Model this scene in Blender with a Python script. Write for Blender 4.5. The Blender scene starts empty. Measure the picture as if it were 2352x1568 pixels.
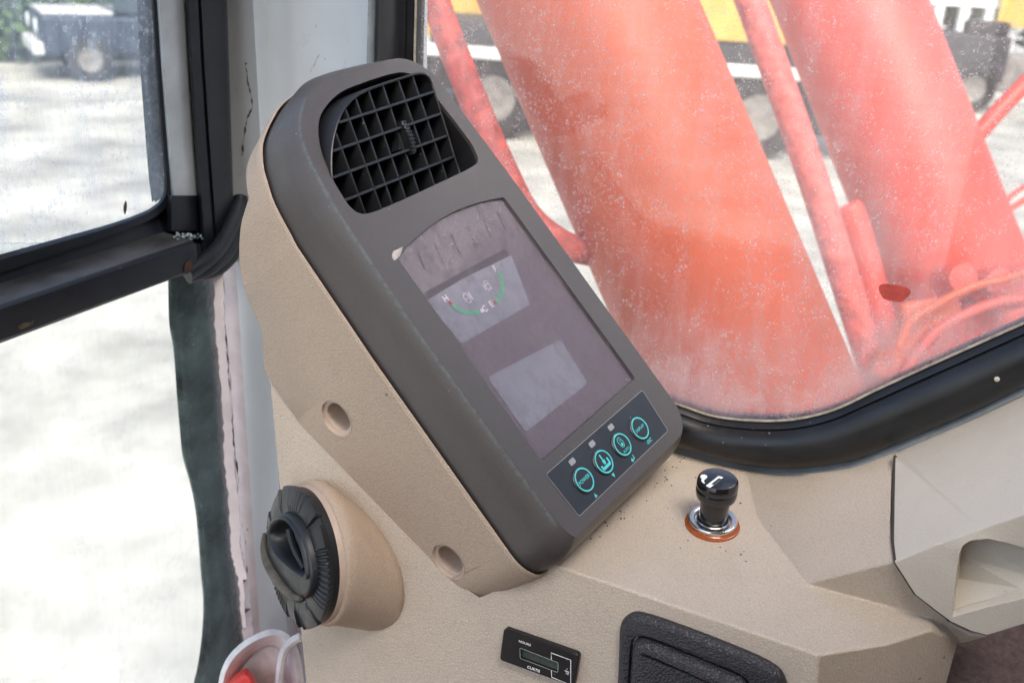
import bpy, bmesh, math, random
from mathutils import Vector as V, Matrix
from mathutils.geometry import tessellate_polygon
R = math.radians
random.seed(7)
sc = bpy.context.scene
COL = sc.collection

# ---------------------------------------------------------------- camera
F, CX, CY = 2287.0, 1176.0, 784.0            # focal length and centre in units of a 2352 px wide photograph
CAM = V((0, 0, 2.6))
cw = V((0, .9274, -.374)).normalized()       # viewing direction
cr = V((.9981, .0228, .0566)); cr = (cr - cw * cr.dot(cw)).normalized()
cd = cw.cross(cr)
cam = bpy.data.cameras.new('camera'); camo = bpy.data.objects.new('camera', cam); COL.objects.link(camo)
camo.matrix_world = Matrix(((cr.x, -cd.x, -cw.x, CAM.x), (cr.y, -cd.y, -cw.y, CAM.y), (cr.z, -cd.z, -cw.z, CAM.z), (0, 0, 0, 1)))
cam.sensor_width = 36; cam.lens = 36 * F / 2352
cam.clip_start = .01; cam.clip_end = 500
cam.dof.use_dof = True; cam.dof.focus_distance = .58; cam.dof.aperture_fstop = 11
sc.camera = camo
# ---------------------------------------------------------------- world, sun, exposure
SUN_EL, SUN_AZ = R(52), R(168)               # azimuth clockwise from +Y: hazy sun high behind the camera
w = bpy.data.worlds.new('World'); sc.world = w; w.use_nodes = True
nt = w.node_tree; bg = nt.nodes['Background']
sky = nt.nodes.new('ShaderNodeTexSky'); sky.sky_type = 'NISHITA'; sky.sun_disc = False
sky.sun_elevation = SUN_EL; sky.sun_rotation = SUN_AZ; sky.dust_density = 4; sky.air_density = 1.0; sky.ozone_density = .6
nt.links.new(sky.outputs[0], bg.inputs[0]); bg.inputs[1].default_value = .15
sl = bpy.data.lights.new('sun', 'SUN'); sl.energy = 1.0; sl.angle = R(28); sl.color = (1, .975, .94)
so = bpy.data.objects.new('sun', sl); COL.objects.link(so)
sd = V((math.sin(SUN_AZ) * math.cos(SUN_EL), math.cos(SUN_AZ) * math.cos(SUN_EL), math.sin(SUN_EL)))
so.rotation_euler = sd.to_track_quat('Z', 'Y').to_euler()
sc.view_settings.view_transform = 'Standard'; sc.view_settings.look = 'None'
sc.view_settings.exposure = 1.4; sc.view_settings.gamma = 1
sc.render.engine = 'CYCLES'
sc.cycles.use_denoising = True
sc.cycles.max_bounces = 10; sc.cycles.diffuse_bounces = 5; sc.cycles.transparent_max_bounces = 16
sc.cycles.sample_clamp_indirect = 8
sc.cycles.caustics_reflective = False; sc.cycles.caustics_refractive = False

# ---------------------------------------------------------------- surveying helpers (photo measurements -> metres)
def cv(x, y, z): return cr * x + cd * y + cw * z
def ray(p): return cv((p[0] - CX) / F, (p[1] - CY) / F, 1)
def hit(p, o, n):
    d = ray(p); return CAM + d * ((o - CAM).dot(n) / d.dot(n))
def atz(p, z): return CAM + ray(p) * z
def ground(p, z=0): return hit(p, V((0, 0, z)), V((0, 0, 1)))
class Frame:
    def __init__(s, o, ex, ey):
        s.o = o; s.x = ex.normalized(); s.z = s.x.cross(ey).normalized(); s.y = s.z.cross(s.x)
    def P(s, u, v, w=0): return s.o + s.x * u + s.y * v + s.z * w
    def uv(s, p, w=0):
        q = hit(p, s.o + s.z * w, s.z) - s.o; return (q.dot(s.x), q.dot(s.y))
    def at(s, p, w=0): return hit(p, s.o + s.z * w, s.z)
    def uvw(s, q): q = q - s.o; return (q.dot(s.x), q.dot(s.y), q.dot(s.z))
UP = V((0, 0, 1)); DN = -UP

# ---------------------------------------------------------------- node helpers
def new_mat(name):
    m = bpy.data.materials.new(name); m.use_nodes = True
    return m, m.node_tree, m.node_tree.nodes['Principled BSDF']
def N(nt, t, **k):
    n = nt.nodes.new(t)
    for a, b in k.items():
        if a.startswith('i_'):
            key = a[2:]; key = int(key) if key.isdigit() else key.replace('_', ' ')
            n.inputs[key].default_value = b
        else: setattr(n, a, b)
    return n
def ramp(nt, src, a, b, c0=(0, 0, 0, 1), c1=(1, 1, 1, 1)):
    r = N(nt, 'ShaderNodeValToRGB'); e = r.color_ramp.elements
    e[0].position = a; e[1].position = b; e[0].color = c0; e[1].color = c1
    nt.links.new(src, r.inputs[0]); return r.outputs[0]
def mixc(nt, fac, a, b):
    m = N(nt, 'ShaderNodeMix', data_type='RGBA')
    for s, v in ((m.inputs[0], fac), (m.inputs[6], a), (m.inputs[7], b)):
        if isinstance(v, (tuple, float, int)): s.default_value = (*v, 1) if isinstance(v, tuple) and len(v) == 3 else v
        else: nt.links.new(v, s)
    return m.outputs[2]
def noise(nt, scale, det=4, rough=.55, vec=None, dist=0):
    n = N(nt, 'ShaderNodeTexNoise'); n.inputs['Scale'].default_value = scale; n.inputs['Detail'].default_value = det
    n.inputs['Roughness'].default_value = rough; n.inputs['Distortion'].default_value = dist
    if vec is not None: nt.links.new(vec, n.inputs['Vector'])
    return n.outputs['Fac']
def coords(nt, sc_=None):
    tc = N(nt, 'ShaderNodeTexCoord').outputs['Object']
    if sc_:
        mp = N(nt, 'ShaderNodeMapping'); mp.inputs['Scale'].default_value = sc_; nt.links.new(tc, mp.inputs[0]); return mp.outputs[0]
    return tc
def mmul(nt, a, b, op='MULTIPLY'):
    m = N(nt, 'ShaderNodeMath', operation=op)
    for s, v in zip(m.inputs, (a, b)):
        if isinstance(v, (int, float)): s.default_value = v
        else: nt.links.new(v, s)
    return m.outputs[0]

def plain(name, col, rough=.5, metal=0, var=.15, vscale=40, grain=0, gscale=500, specks=0, spcol=(.05, .04, .035), coat=0, rvar=.1, emit=None):
    m, nt, b = new_mat(name); tc = coords(nt)
    n1 = noise(nt, vscale, 6, .6, tc)
    dark = tuple(c * (1 - var) for c in col); lite = tuple(min(1, c * (1 + var)) for c in col)
    c = mixc(nt, ramp(nt, n1, .3, .7), dark, lite)
    if specks:
        v = N(nt, 'ShaderNodeTexVoronoi'); v.inputs['Scale'].default_value = specks; nt.links.new(tc, v.inputs[0])
        pick = mmul(nt, ramp(nt, v.outputs['Distance'], .05, .11, (1, 1, 1, 1), (0, 0, 0, 1)), ramp(nt, noise(nt, specks * .23, 2, .5, tc), .52, .6))
        c = mixc(nt, pick, c, spcol)
    nt.links.new(c, b.inputs['Base Color'])
    rr = N(nt, 'ShaderNodeMapRange'); nt.links.new(noise(nt, vscale * 2.3, 5, .6, tc), rr.inputs[0])
    rr.inputs['To Min'].default_value = max(.02, rough - rvar); rr.inputs['To Max'].default_value = min(1, rough + rvar)
    nt.links.new(rr.outputs[0], b.inputs['Roughness'])
    b.inputs['Metallic'].default_value = metal
    if coat: b.inputs['Coat Weight'].default_value = coat; b.inputs['Coat Roughness'].default_value = .08
    if grain:
        bp = N(nt, 'ShaderNodeBump'); bp.inputs['Strength'].default_value = grain; bp.inputs['Distance'].default_value = .001
        nt.links.new(noise(nt, gscale, 3, .6, tc), bp.inputs['Height']); nt.links.new(bp.outputs[0], b.inputs['Normal'])
    return m

def leather(name, col, scale=560, strength=.5, rough=.5, dirt=.5, var=.06, dirtcol=(.10, .075, .05), wear=False, spec=.5):
    """moulded plastic with a pressed leather grain, a little dust and a few dark specks"""
    m, nt, b = new_mat(name); tc = coords(nt)
    warp = N(nt, 'ShaderNodeTexNoise'); warp.inputs['Scale'].default_value = scale * .5; nt.links.new(tc, warp.inputs[0])
    vm = N(nt, 'ShaderNodeVectorMath', operation='MULTIPLY_ADD'); nt.links.new(warp.outputs['Color'], vm.inputs[0])
    vm.inputs[1].default_value = (1.4 / scale,) * 3; nt.links.new(tc, vm.inputs[2])
    vo = N(nt, 'ShaderNodeTexVoronoi', feature='DISTANCE_TO_EDGE'); vo.inputs['Scale'].default_value = scale; nt.links.new(vm.outputs[0], vo.inputs['Vector'])
    cell = ramp(nt, vo.outputs['Distance'], .0, .28)
    hgt = mmul(nt, cell, mmul(nt, noise(nt, scale * .33, 3, .6, tc), .8, 'ADD'))
    bp = N(nt, 'ShaderNodeBump'); bp.inputs['Strength'].default_value = strength; bp.inputs['Distance'].default_value = .0004
    nt.links.new(hgt, bp.inputs['Height']); nt.links.new(bp.outputs[0], b.inputs['Normal'])
    big = noise(nt, 9, 5, .6, tc)
    c = mixc(nt, ramp(nt, big, .3, .7), tuple(k * (1 - var) for k in col), tuple(min(1, k * (1 + var)) for k in col))
    c = mixc(nt, mmul(nt, ramp(nt, cell, 0, .5, (1, 1, 1, 1), (0, 0, 0, 1)), .16 * dirt), c, dirtcol)      # grime in the grain
    st = mmul(nt, ramp(nt, noise(nt, 26, 6, .65, tc), .55, .78), .35 * dirt)
    c = mixc(nt, st, c, tuple(k * .72 for k in col))
    v = N(nt, 'ShaderNodeTexVoronoi'); v.inputs['Scale'].default_value = 75; nt.links.new(vm.outputs[0], v.inputs[0])
    pick = mmul(nt, ramp(nt, v.outputs['Distance'], .045, .085, (1, 1, 1, 1), (0, 0, 0, 1)), ramp(nt, noise(nt, 21, 2, .5, tc), .57, .62))
    c = mixc(nt, mmul(nt, pick, min(1, dirt)), c, dirtcol)
    if wear:
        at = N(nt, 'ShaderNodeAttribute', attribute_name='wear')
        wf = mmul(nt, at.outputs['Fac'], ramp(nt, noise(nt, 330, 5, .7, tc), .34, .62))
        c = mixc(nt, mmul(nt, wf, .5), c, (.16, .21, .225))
        sp = N(nt, 'ShaderNodeTexVoronoi'); sp.inputs['Scale'].default_value = 160; nt.links.new(tc, sp.inputs[0])
        pk = mmul(nt, ramp(nt, sp.outputs['Distance'], .05, .09, (1, 1, 1, 1), (0, 0, 0, 1)), ramp(nt, noise(nt, 40, 2, .5, tc), .58, .63))
        c = mixc(nt, pk, c, (.26, .25, .23))
    nt.links.new(c, b.inputs['Base Color'])
    rr = N(nt, 'ShaderNodeMapRange'); nt.links.new(noise(nt, 60, 4, .6, tc), rr.inputs[0])
    rr.inputs['To Min'].default_value = rough - .08; rr.inputs['To Max'].default_value = rough + .1
    nt.links.new(rr.outputs[0], b.inputs['Roughness'])
    b.inputs['Specular IOR Level'].default_value = spec
    return m

def dirty_glass(name, veil=.12, spots=.35, spot_scale=170, streak=(1, 1, .12), tint=(.97, .99, .98), dust=(.82, .80, .78), scratch=0, paint=None, refl=1.0, fine=900):
    """window pane: clear + mirror-like at grazing angles + dust film, dried drops and streaks"""
    m = bpy.data.materials.new(name); m.use_nodes = True; nt = m.node_tree
    nt.nodes.clear(); out = N(nt, 'ShaderNodeOutputMaterial'); tc = coords(nt)
    tr = N(nt, 'ShaderNodeBsdfTransparent'); tr.inputs[0].default_value = (*tint, 1)
    gl = N(nt, 'ShaderNodeBsdfGlossy'); gl.inputs['Roughness'].default_value = .02
    lw = N(nt, 'ShaderNodeLayerWeight'); lw.inputs[0].default_value = .5
    fr = mmul(nt, mmul(nt, lw.outputs['Facing'], 5, 'POWER'), .96)
    fr = mmul(nt, mmul(nt, fr, .045, 'ADD'), .55 * refl)
    m1 = N(nt, 'ShaderNodeMixShader'); nt.links.new(fr, m1.inputs[0]); nt.links.new(tr.outputs[0], m1.inputs[1]); nt.links.new(gl.outputs[0], m1.inputs[2])
    df = N(nt, 'ShaderNodeBsdfDiffuse'); df.inputs[0].default_value = (*dust, 1)
    tl = N(nt, 'ShaderNodeBsdfTranslucent'); tl.inputs[0].default_value = (*dust, 1)
    m2 = N(nt, 'ShaderNodeMixShader'); m2.inputs[0].default_value = .8; nt.links.new(df.outputs[0], m2.inputs[1]); nt.links.new(tl.outputs[0], m2.inputs[2])
    sv = coords(nt, streak)
    film = mmul(nt, mmul(nt, ramp(nt, noise(nt, 14, 6, .6, sv), .3, .75), mmul(nt, ramp(nt, noise(nt, 85, 5, .65, sv), .47, .68), 1.6), 'ADD'), veil * 1.2)
    film = mmul(nt, film, veil * .4, 'ADD')
    vo = N(nt, 'ShaderNodeTexVoronoi'); vo.inputs['Scale'].default_value = spot_scale
    wn = N(nt, 'ShaderNodeTexNoise'); wn.inputs['Scale'].default_value = spot_scale * .8; nt.links.new(tc, wn.inputs[0])
    vm = N(nt, 'ShaderNodeVectorMath', operation='MULTIPLY_ADD'); nt.links.new(wn.outputs['Color'], vm.inputs[0]); vm.inputs[1].default_value = (1.6 / spot_scale,) * 3; nt.links.new(tc, vm.inputs[2])
    nt.links.new(vm.outputs[0], vo.inputs['Vector'])
    sp = mmul(nt, ramp(nt, vo.outputs['Distance'], .18, .42, (1, 1, 1, 1), (0, 0, 0, 1)), ramp(nt, noise(nt, spot_scale * .2, 4, .65, tc), .42, .62))
    fg = ramp(nt, noise(nt, fine, 3, .7, tc), .5, .72)
    sp = mmul(nt, mmul(nt, sp, mmul(nt, fg, .5, 'ADD'), 'MULTIPLY'), spots)
    fac = mmul(nt, film, sp, 'ADD')
    fac = mmul(nt, fac, mmul(nt, fg, veil * .9), 'ADD')
    if scratch:
        sc2 = N(nt, 'ShaderNodeMapping'); sc2.inputs['Rotation'].default_value = (.3, .5, .4); sc2.inputs['Scale'].default_value = (14, 500, 500); nt.links.new(tc, sc2.inputs[0])
        s = mmul(nt, ramp(nt, noise(nt, 1.0, 2, .5, sc2.outputs[0]), .66, .72), ramp(nt, noise(nt, 17, 3, .6, tc), .5, .66))
        fac = mmul(nt, fac, mmul(nt, s, scratch), 'ADD')
    if paint:
        # red overspray rubbed on the lower part of the pane
        at = N(nt, 'ShaderNodeAttribute', attribute_name='wear')
        smear = mmul(nt, at.outputs['Fac'], ramp(nt, noise(nt, 60, 6, .7, coords(nt, (1, 1, .5))), .42, .6))
        pc = mixc(nt, mmul(nt, smear, .9), dust, paint)
        nt.links.new(pc, df.inputs[0]); nt.links.new(pc, tl.inputs[0])
        fac = mmul(nt, fac, mmul(nt, smear, .45), 'ADD')
        fac = mmul(nt, fac, mmul(nt, at.outputs['Fac'], .12), 'ADD')
    cl = N(nt, 'ShaderNodeClamp'); cl.inputs['Max'].default_value = .95; nt.links.new(fac, cl.inputs[0])
    m3 = N(nt, 'ShaderNodeMixShader'); nt.links.new(cl.outputs[0], m3.inputs[0]); nt.links.new(m1.outputs[0], m3.inputs[1]); nt.links.new(m2.outputs[0], m3.inputs[2])
    nt.links.new(m3.outputs[0], out.inputs[0])
    return m

# ---------------------------------------------------------------- mesh helpers
def tag(o, label=None, cat=None, group=None, kind=None):
    for k, v in (('label', label), ('category', cat), ('group', group), ('kind', kind)):
        if v: o[k] = v
    return o
def thing(name, loc, label, cat, group=None):
    o = bpy.data.objects.new(name, None); COL.objects.link(o); o.location = loc; o.empty_display_size = .02
    return tag(o, label, cat, group)
class MB:
    def __init__(s): s.v = []; s.f = []; s.m = []; s.wear = {}
    def add(s, pts): i = len(s.v); s.v += [V(p) for p in pts]; return list(range(i, i + len(pts)))
    def face(s, ids, m=0): s.f.append(tuple(ids)); s.m.append(m)
    def poly(s, pts, m=0): s.face(s.add(pts), m)
    def bridge(s, a, b, m=0, closed=True, skip=()):
        n = len(a)
        for i in range(n if closed else n - 1):
            if i in skip: continue
            j = (i + 1) % n; s.face((a[i], a[j], b[j], b[i]), m)
    def loft(s, loops, m=0, closed=True, cap0=False, cap1=False, skip=()):
        ids = [s.add(l) for l in loops]
        for a, b in zip(ids, ids[1:]): s.bridge(a, b, m, closed, skip)
        if cap0: s.face(ids[0][::-1], m)
        if cap1: s.face(ids[-1], m)
        return ids
    def fill(s, loops, m=0):
        """planar area bounded by the first loop, the others are holes (given as vertex ids)"""
        co = [[s.v[i] for i in l] for l in loops]; flat = [i for l in loops for i in l]
        for t in tessellate_polygon(co): s.face([flat[i] for i in t], m)
    def prism(s, fr, pts, w0, w1, m=0):
        s.loft([[fr.P(u, v, w0) for u, v in pts], [fr.P(u, v, w1) for u, v in pts]], m, True, True, True)
    def box(s, o, ax, ay, az, m=0):
        """box spanned from corner o by three edge vectors"""
        p = [o, o + ax, o + ax + ay, o + ay]; s.loft([p, [q + az for q in p]], m, True, True, True)
    def tube(s, pts, r, n=12, m=0, caps=True):
        pts = [V(p) for p in pts]; loops = []; ref = None
        for i, p in enumerate(pts):
            t = (pts[min(i + 1, len(pts) - 1)] - pts[max(i - 1, 0)]).normalized()
            if ref is None:
                ref = t.orthogonal().normalized()
            ref = (ref - t * ref.dot(t)).normalized(); b = t.cross(ref)
            rr = r[i] if isinstance(r, (list, tuple)) else r
            loops.append([p + (ref * math.cos(k * math.tau / n) + b * math.sin(k * math.tau / n)) * rr for k in range(n)])
        return s.loft(loops, m, True, caps, caps)
    def lathe(s, fr, prof, n=48, m=0, cap0=False, cap1=False):
        """profile (radius, height) turned about the frame's z axis"""
        return s.loft([[fr.P(r * math.cos(k * math.tau / n), r * math.sin(k * math.tau / n), h) for k in range(n)] for r, h in prof], m, True, cap0, cap1)
    def build(s, name, mat, parent=None, smooth=True, bevel=0, seg=3, angle=30, subsurf=0, origin=None, kind=None, auto=38):
        if origin is None:
            origin = parent_loc(parent) if parent else V((sum(p.x for p in s.v) / len(s.v), sum(p.y for p in s.v) / len(s.v), min(p.z for p in s.v)))
        me = bpy.data.meshes.new(name); me.from_pydata([p - origin for p in s.v], [], s.f)
        mats = mat if isinstance(mat, (list, tuple)) else [mat]
        for k in mats: me.materials.append(k)
        me.polygons.foreach_set('material_index', s.m)
        if s.wear:
            a = me.attributes.new('wear', 'FLOAT', 'POINT'); a.data.foreach_set('value', [s.wear.get(i, 0.0) for i in range(len(s.v))])
        bm = bmesh.new(); bm.from_mesh(me); bmesh.ops.remove_doubles(bm, verts=bm.verts, dist=1e-6); bmesh.ops.recalc_face_normals(bm, faces=bm.faces); bm.to_mesh(me); bm.free()
        me.polygons.foreach_set('use_smooth', [smooth] * len(me.polygons))
        if smooth and auto and not bevel and not subsurf: me.set_sharp_from_angle(angle=R(auto))
        o = bpy.data.objects.new(name, me); COL.objects.link(o)
        put(o, parent, origin)
        if bevel:
            b = o.modifiers.new('bevel', 'BEVEL'); b.width = bevel; b.segments = seg; b.limit_method = 'ANGLE'; b.angle_limit = R(angle); b.harden_normals = True
        if subsurf:
            d = o.modifiers.new('sub', 'SUBSURF'); d.levels = d.render_levels = subsurf
        if kind: o['kind'] = kind
        return o
_loc = {}
def parent_loc(p):
    l = V(p.location)
    while p.parent: p = p.parent; l += V(p.location)
    return l
def put(o, parent, origin):
    if parent: o.parent = parent; o.location = origin - parent_loc(parent)
    else: o.location = origin
def cat_rom(pts, n=6, closed=True):
    out = []; k = len(pts)
    rng = range(k if closed else k - 1)
    dim = len(pts[0])
    for i in rng:
        g = lambda j: pts[j % k] if closed else pts[max(0, min(k - 1, j))]
        p0, p1, p2, p3 = g(i - 1), g(i), g(i + 1), g(i + 2)
        # centripetal parametrisation keeps the curve from overshooting
        d = lambda a, b: max(1e-9, math.sqrt(sum((x - y) ** 2 for x, y in zip(a, b)))) ** .5
        t1 = d(p0, p1); t2 = t1 + d(p1, p2); t3 = t2 + d(p2, p3)
        for q in range(n):
            t = t1 + (t2 - t1) * q / n
            r = []
            for a, b, c, e in zip(p0, p1, p2, p3):
                A1 = a * (t1 - t) / t1 + b * t / t1; A2 = b * (t2 - t) / (t2 - t1) + c * (t - t1) / (t2 - t1); A3 = c * (t3 - t) / (t3 - t2) + e * (t - t2) / (t3 - t2)
                B1 = A1 * (t2 - t) / t2 + A2 * t / t2; B2 = A2 * (t3 - t) / (t3 - t1) + A3 * (t - t1) / (t3 - t1)
                r.append(B1 * (t2 - t) / (t2 - t1) + B2 * (t - t1) / (t2 - t1))
            out.append(tuple(r))
    if not closed: out.append(tuple(pts[-1]))
    return out
def rpoly(pts, rad, n=5):
    """2D polygon with rounded corners"""
    out = []; k = len(pts)
    for i in range(k):
        p = V((*pts[i], 0)); a = V((*pts[i - 1], 0)); b = V((*pts[(i + 1) % k], 0)); r = rad[i] if isinstance(rad, (list, tuple)) else rad
        if r <= 0: out.append((p.x, p.y)); continue
        da = (a - p).normalized(); db = (b - p).normalized(); h = math.acos(max(-1, min(1, da.dot(db)))) / 2
        t = r / math.tan(h); t = min(t, (a - p).length * .49, (b - p).length * .49)
        s0 = p + da * t; s1 = p + db * t
        for q in range(n + 1):
            e = q / n; x = s0 * (1 - e) ** 2 + p * 2 * e * (1 - e) + s1 * e * e; out.append((x.x, x.y))
    return out
def circ(c, r, n=32, ry=None): return [(c[0] + r * math.cos(k * math.tau / n), c[1] + (ry or r) * math.sin(k * math.tau / n)) for k in range(n)]
def strokes(mb, fr, lines, wd, w, m=0, th=.0002):
    for ln in lines:
        n = len(ln); L = []; Rr = []
        for i in range(n):
            a = V((*ln[max(0, i - 1)], 0)); b = V((*ln[min(n - 1, i + 1)], 0)); t = (b - a).normalized(); s = V((-t.y, t.x, 0)) * wd / 2; p = V((*ln[i], 0))
            L.append(p + s); Rr.append(p - s)
        for i in range(n - 1):
            q = [(L[i].x, L[i].y), (L[i + 1].x, L[i + 1].y), (Rr[i + 1].x, Rr[i + 1].y), (Rr[i].x, Rr[i].y)]
            ids = mb.add([fr.P(u, v, w + th) for u, v in q]); mb.face(ids, m)
def text(mb, fr, s, u, v, size, w, m=0, rot=0, sx=1.0, bold=0):
    cu = bpy.data.curves.new('t', 'FONT'); cu.body = s; cu.size = size; cu.align_x = 'CENTER'; cu.align_y = 'CENTER'; cu.offset = bold; cu.resolution_u = 3
    ob = bpy.data.objects.new('t', cu); COL.objects.link(ob)
    me = bpy.data.meshes.new_from_object(ob.evaluated_get(bpy.context.evaluated_depsgraph_get()))
    c, s_ = math.cos(rot), math.sin(rot)
    ids = mb.add([fr.P(u + (p.co.x * sx * c - p.co.y * s_), v + (p.co.x * sx * s_ + p.co.y * c), w) for p in me.vertices])
    for p in me.polygons: mb.face([ids[i] for i in p.vertices], m)
    bpy.data.objects.remove(ob); bpy.data.curves.remove(cu); bpy.data.meshes.remove(me)

# ---------------------------------------------------------------- the place: axes and main planes
FOC = CAM + ray((1238, 1061)) * .54
d2 = cv(.581, .814, 0).normalized()
d1 = cv(1824, -1259, F); d1 = (d1 - d2 * d1.dot(d2)).normalized()
FACE = Frame(FOC, d1, -d2)                       # display face: u to the right, v up the panel, w out of it
if FACE.z.dot(cw) > 0: raise SystemExit('face frame')
H = cv(5586, 1258, -2287); H.z = 0; H.normalize()   # along the side window, towards the rear
E1 = cv(1074, -859, 2287); E1.z = 0; E1 = (E1 - H * E1.dot(H)).normalized()   # across the cab, out of the side window
A_U = -.0255                                      # outer wall of the console tower in the face frame
c0 = hit((877, 1172), FACE.P(A_U, 0), d1); c1 = hit((1089, 1384), FACE.P(A_U, 0), d1)
BCn = H.cross(c1 - c0).normalized()
if BCn.dot(cw) > 0: BCn = -BCn
BC = Frame(c0, H, BCn.cross(H))                   # front fascia of the console
pd = BC.at((1500, 1377))
TILT = R(6)
DKn = UP * math.cos(TILT) - E1 * math.sin(TILT)
DK = Frame(pd, H, DKn.cross(H))                   # console deck
W0 = hit((1800, 1086), pd, DKn) + E1 * .012
WN = Frame(W0, H, UP)                             # side window plane (z towards the cab inside)
VA = atz((525, 300), .80)
VF = Frame(VA, E1, UP)                            # front window plane
if VF.z.dot(cw) > 0: VF = Frame(VA, -E1, UP)
#MATERIALS
# ---------------------------------------------------------------- materials
BEIGE = (.47, .37, .28)
M = {}
M['beige'] = leather('beige_plastic', BEIGE, 520, .40, .5, .9)
M['beige_deck'] = leather('beige_deck_plastic', (.54, .465, .375), 520, .34, .52, 1.3)
M['beige_plain'] = plain('beige_smooth', (.48, .38, .30), .45, var=.06)
M['cream'] = leather('cream_plastic', (.60, .555, .47), 520, .2, .55, .35)
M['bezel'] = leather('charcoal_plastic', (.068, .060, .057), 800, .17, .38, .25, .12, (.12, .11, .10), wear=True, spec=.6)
M['vent'] = plain('vent_black', (.014, .015, .018), .38, var=.25, vscale=70, specks=160, spcol=(.16, .15, .13))
M['black'] = plain('black_hole', (.006, .006, .007), .8)
M['keypad'] = plain('keypad_film', (.020, .024, .030), .48, var=.2, specks=190, spcol=(.2, .2, .2), grain=.05, gscale=900)
M['button'] = plain('button_film', (.018, .021, .027), .4, var=.1)
M['cyan'] = plain('cyan_print', (.08, .56, .57), .5, var=.1, vscale=300)
M['led'] = plain('led_grey', (.27, .28, .29), .45, var=.06)
M['screen'] = plain('screen_mask', (.15, .137, .139), .35, var=.12, vscale=18)
M['lcd'] = plain('lcd_grey', (.255, .29, .305), .45, var=.1, vscale=55, grain=.05, gscale=300)
M['slot'] = plain('slot_dark', (.06, .05, .055), .5)
M['green'] = plain('gauge_green', (.10, .50, .23), .5, var=.05)
M['red_print'] = plain('gauge_red', (.36, .06, .05), .5)
M['white_print'] = plain('white_print', (.86, .88, .88), .5, var=.05)
M['chip'] = plain('chipped_edge', (.42, .40, .37), .8, var=.3, vscale=300, grain=.6, gscale=500)
M['black_gloss'] = plain('black_gloss', (.010, .011, .013), .14, var=.2, coat=.4, rvar=.05)
M['chrome'] = plain('chrome', (.66, .65, .60), .22, metal=1, var=.12, vscale=120, rvar=.1)
M['amber'] = plain('amber_plastic', (.32, .07, .012), .28, var=.15, coat=.3)
M['meter'] = plain('meter_black', (.010, .009, .010), .38, var=.15, specks=220, spcol=(.12, .12, .12))
M['lcd_green'] = plain('meter_lcd', (.075, .095, .08), .25, var=.25, vscale=120)
M['ash'] = leather('ashtray_plastic', (.026, .026, .031), 520, .55, .42, .4, .15, (.08, .08, .09))
M['dial'] = plain('dial_rubber', (.013, .016, .019), .40, var=.5, vscale=55, specks=120, spcol=(.22, .19, .15), rvar=.14)
M['dial_dust'] = plain('dial_dusty', (.085, .075, .06), .6, var=.6, vscale=110)
M['seal'] = plain('rubber_seal', (.008, .009, .011), .33, var=.4, vscale=45, specks=150, spcol=(.20, .18, .15), grain=.10, gscale=260, rvar=.14)
M['frame'] = plain('black_frame_paint', (.010, .012, .018), .40, var=.35, vscale=30, specks=95, spcol=(.16, .12, .08), rvar=.12)
M['frame_grey'] = plain('dusty_frame_painted_sheen', (.46, .51, .54), .38, var=.22, vscale=24, specks=150, spcol=(.06, .07, .08), rvar=.12)  # dusty grey, lightened so the colour stands in for a bright reflection
M['shelf'] = plain('dusty_sill', (.06, .06, .062), .42, var=.6, vscale=26, specks=130, spcol=(.3, .28, .25), rvar=.14)
M['white'] = plain('cab_white_paint', (.64, .69, .72), .30, var=.06, vscale=14, specks=60, spcol=(.14, .10, .08), rvar=.08)
M['pinkwhite'] = plain('sealed_flange_paint', (.60, .53, .53), .42, var=.16, vscale=36, specks=80, spcol=(.05, .03, .03), grain=.3, gscale=60)
M['crack'] = plain('crack_grime', (.035, .025, .025), .9)
M['rust'] = plain('rust', (.07, .032, .02), .9, var=.5, vscale=120)
M['teal'] = plain('teal_rubber', (.075, .112, .115), .26, var=.7, vscale=26, specks=110, spcol=(.30, .36, .36), rvar=.14)
M['greypaint'] = plain('grey_flange_paint', (.27, .31, .34), .45, var=.25, vscale=50, specks=110, spcol=(.10, .05, .03))
M['bracket'] = plain('painted_bracket', (.62, .62, .62), .5, var=.3, vscale=45, specks=90, spcol=(.16, .06, .04), grain=.2, gscale=80)
M['red_plastic'] = plain('red_plastic', (.62, .035, .025), .35, var=.2, vscale=60, specks=140, spcol=(.7, .6, .55))
M['fabric'] = plain('seat_fabric', (.11, .078, .07), .95, var=.3, vscale=300, grain=.7, gscale=420)
M['boom_red'] = plain('red_machine_paint', (.64, .075, .05), .5, var=.16, vscale=5, specks=26, spcol=(.45, .22, .16))
M['boom_orange'] = plain('orange_red_cylinder_paint', (.62, .088, .020), .5, var=.14, vscale=5, specks=26, spcol=(.5, .28, .2))
M['pipe_red'] = plain('dusty_red_pipe', (.64, .12, .10), .6, var=.45, vscale=60, specks=70, spcol=(.70, .50, .47))
M['ground'] = plain('dusty_concrete', (.41, .395, .345), .9, var=.5, vscale=.9, grain=.3, gscale=8)
M['yellow'] = plain('machine_yellow', (.60, .38, .08), .45, var=.15, vscale=3)
M['tyre'] = plain('tyre_rubber', (.03, .028, .027), .85, var=.4, vscale=6)
M['hub'] = plain('dusty_hub', (.22, .20, .18), .7, var=.4, vscale=8)
M['hub_yellow'] = plain('yellow_hub', (.5, .30, .06), .6, var=.3, vscale=8)
M['chassis'] = plain('chassis_black', (.03, .03, .034), .6, var=.4, vscale=5)
M['pale'] = plain('pale_paint', (.68, .68, .66), .5, var=.1, vscale=4)
M['fence_white'] = plain('fence_white', (.78, .80, .80), .5, var=.06)
M['leaf'] = plain('hedge_green', (.07, .13, .035), .7, var=.5, vscale=4)
M['leaf_dark'] = plain('dark_leaves', (.02, .035, .02), .7, var=.5, vscale=4)
M['jeep'] = plain('jeep_paint', (.022, .036, .06), .3, var=.2, vscale=3)
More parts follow.
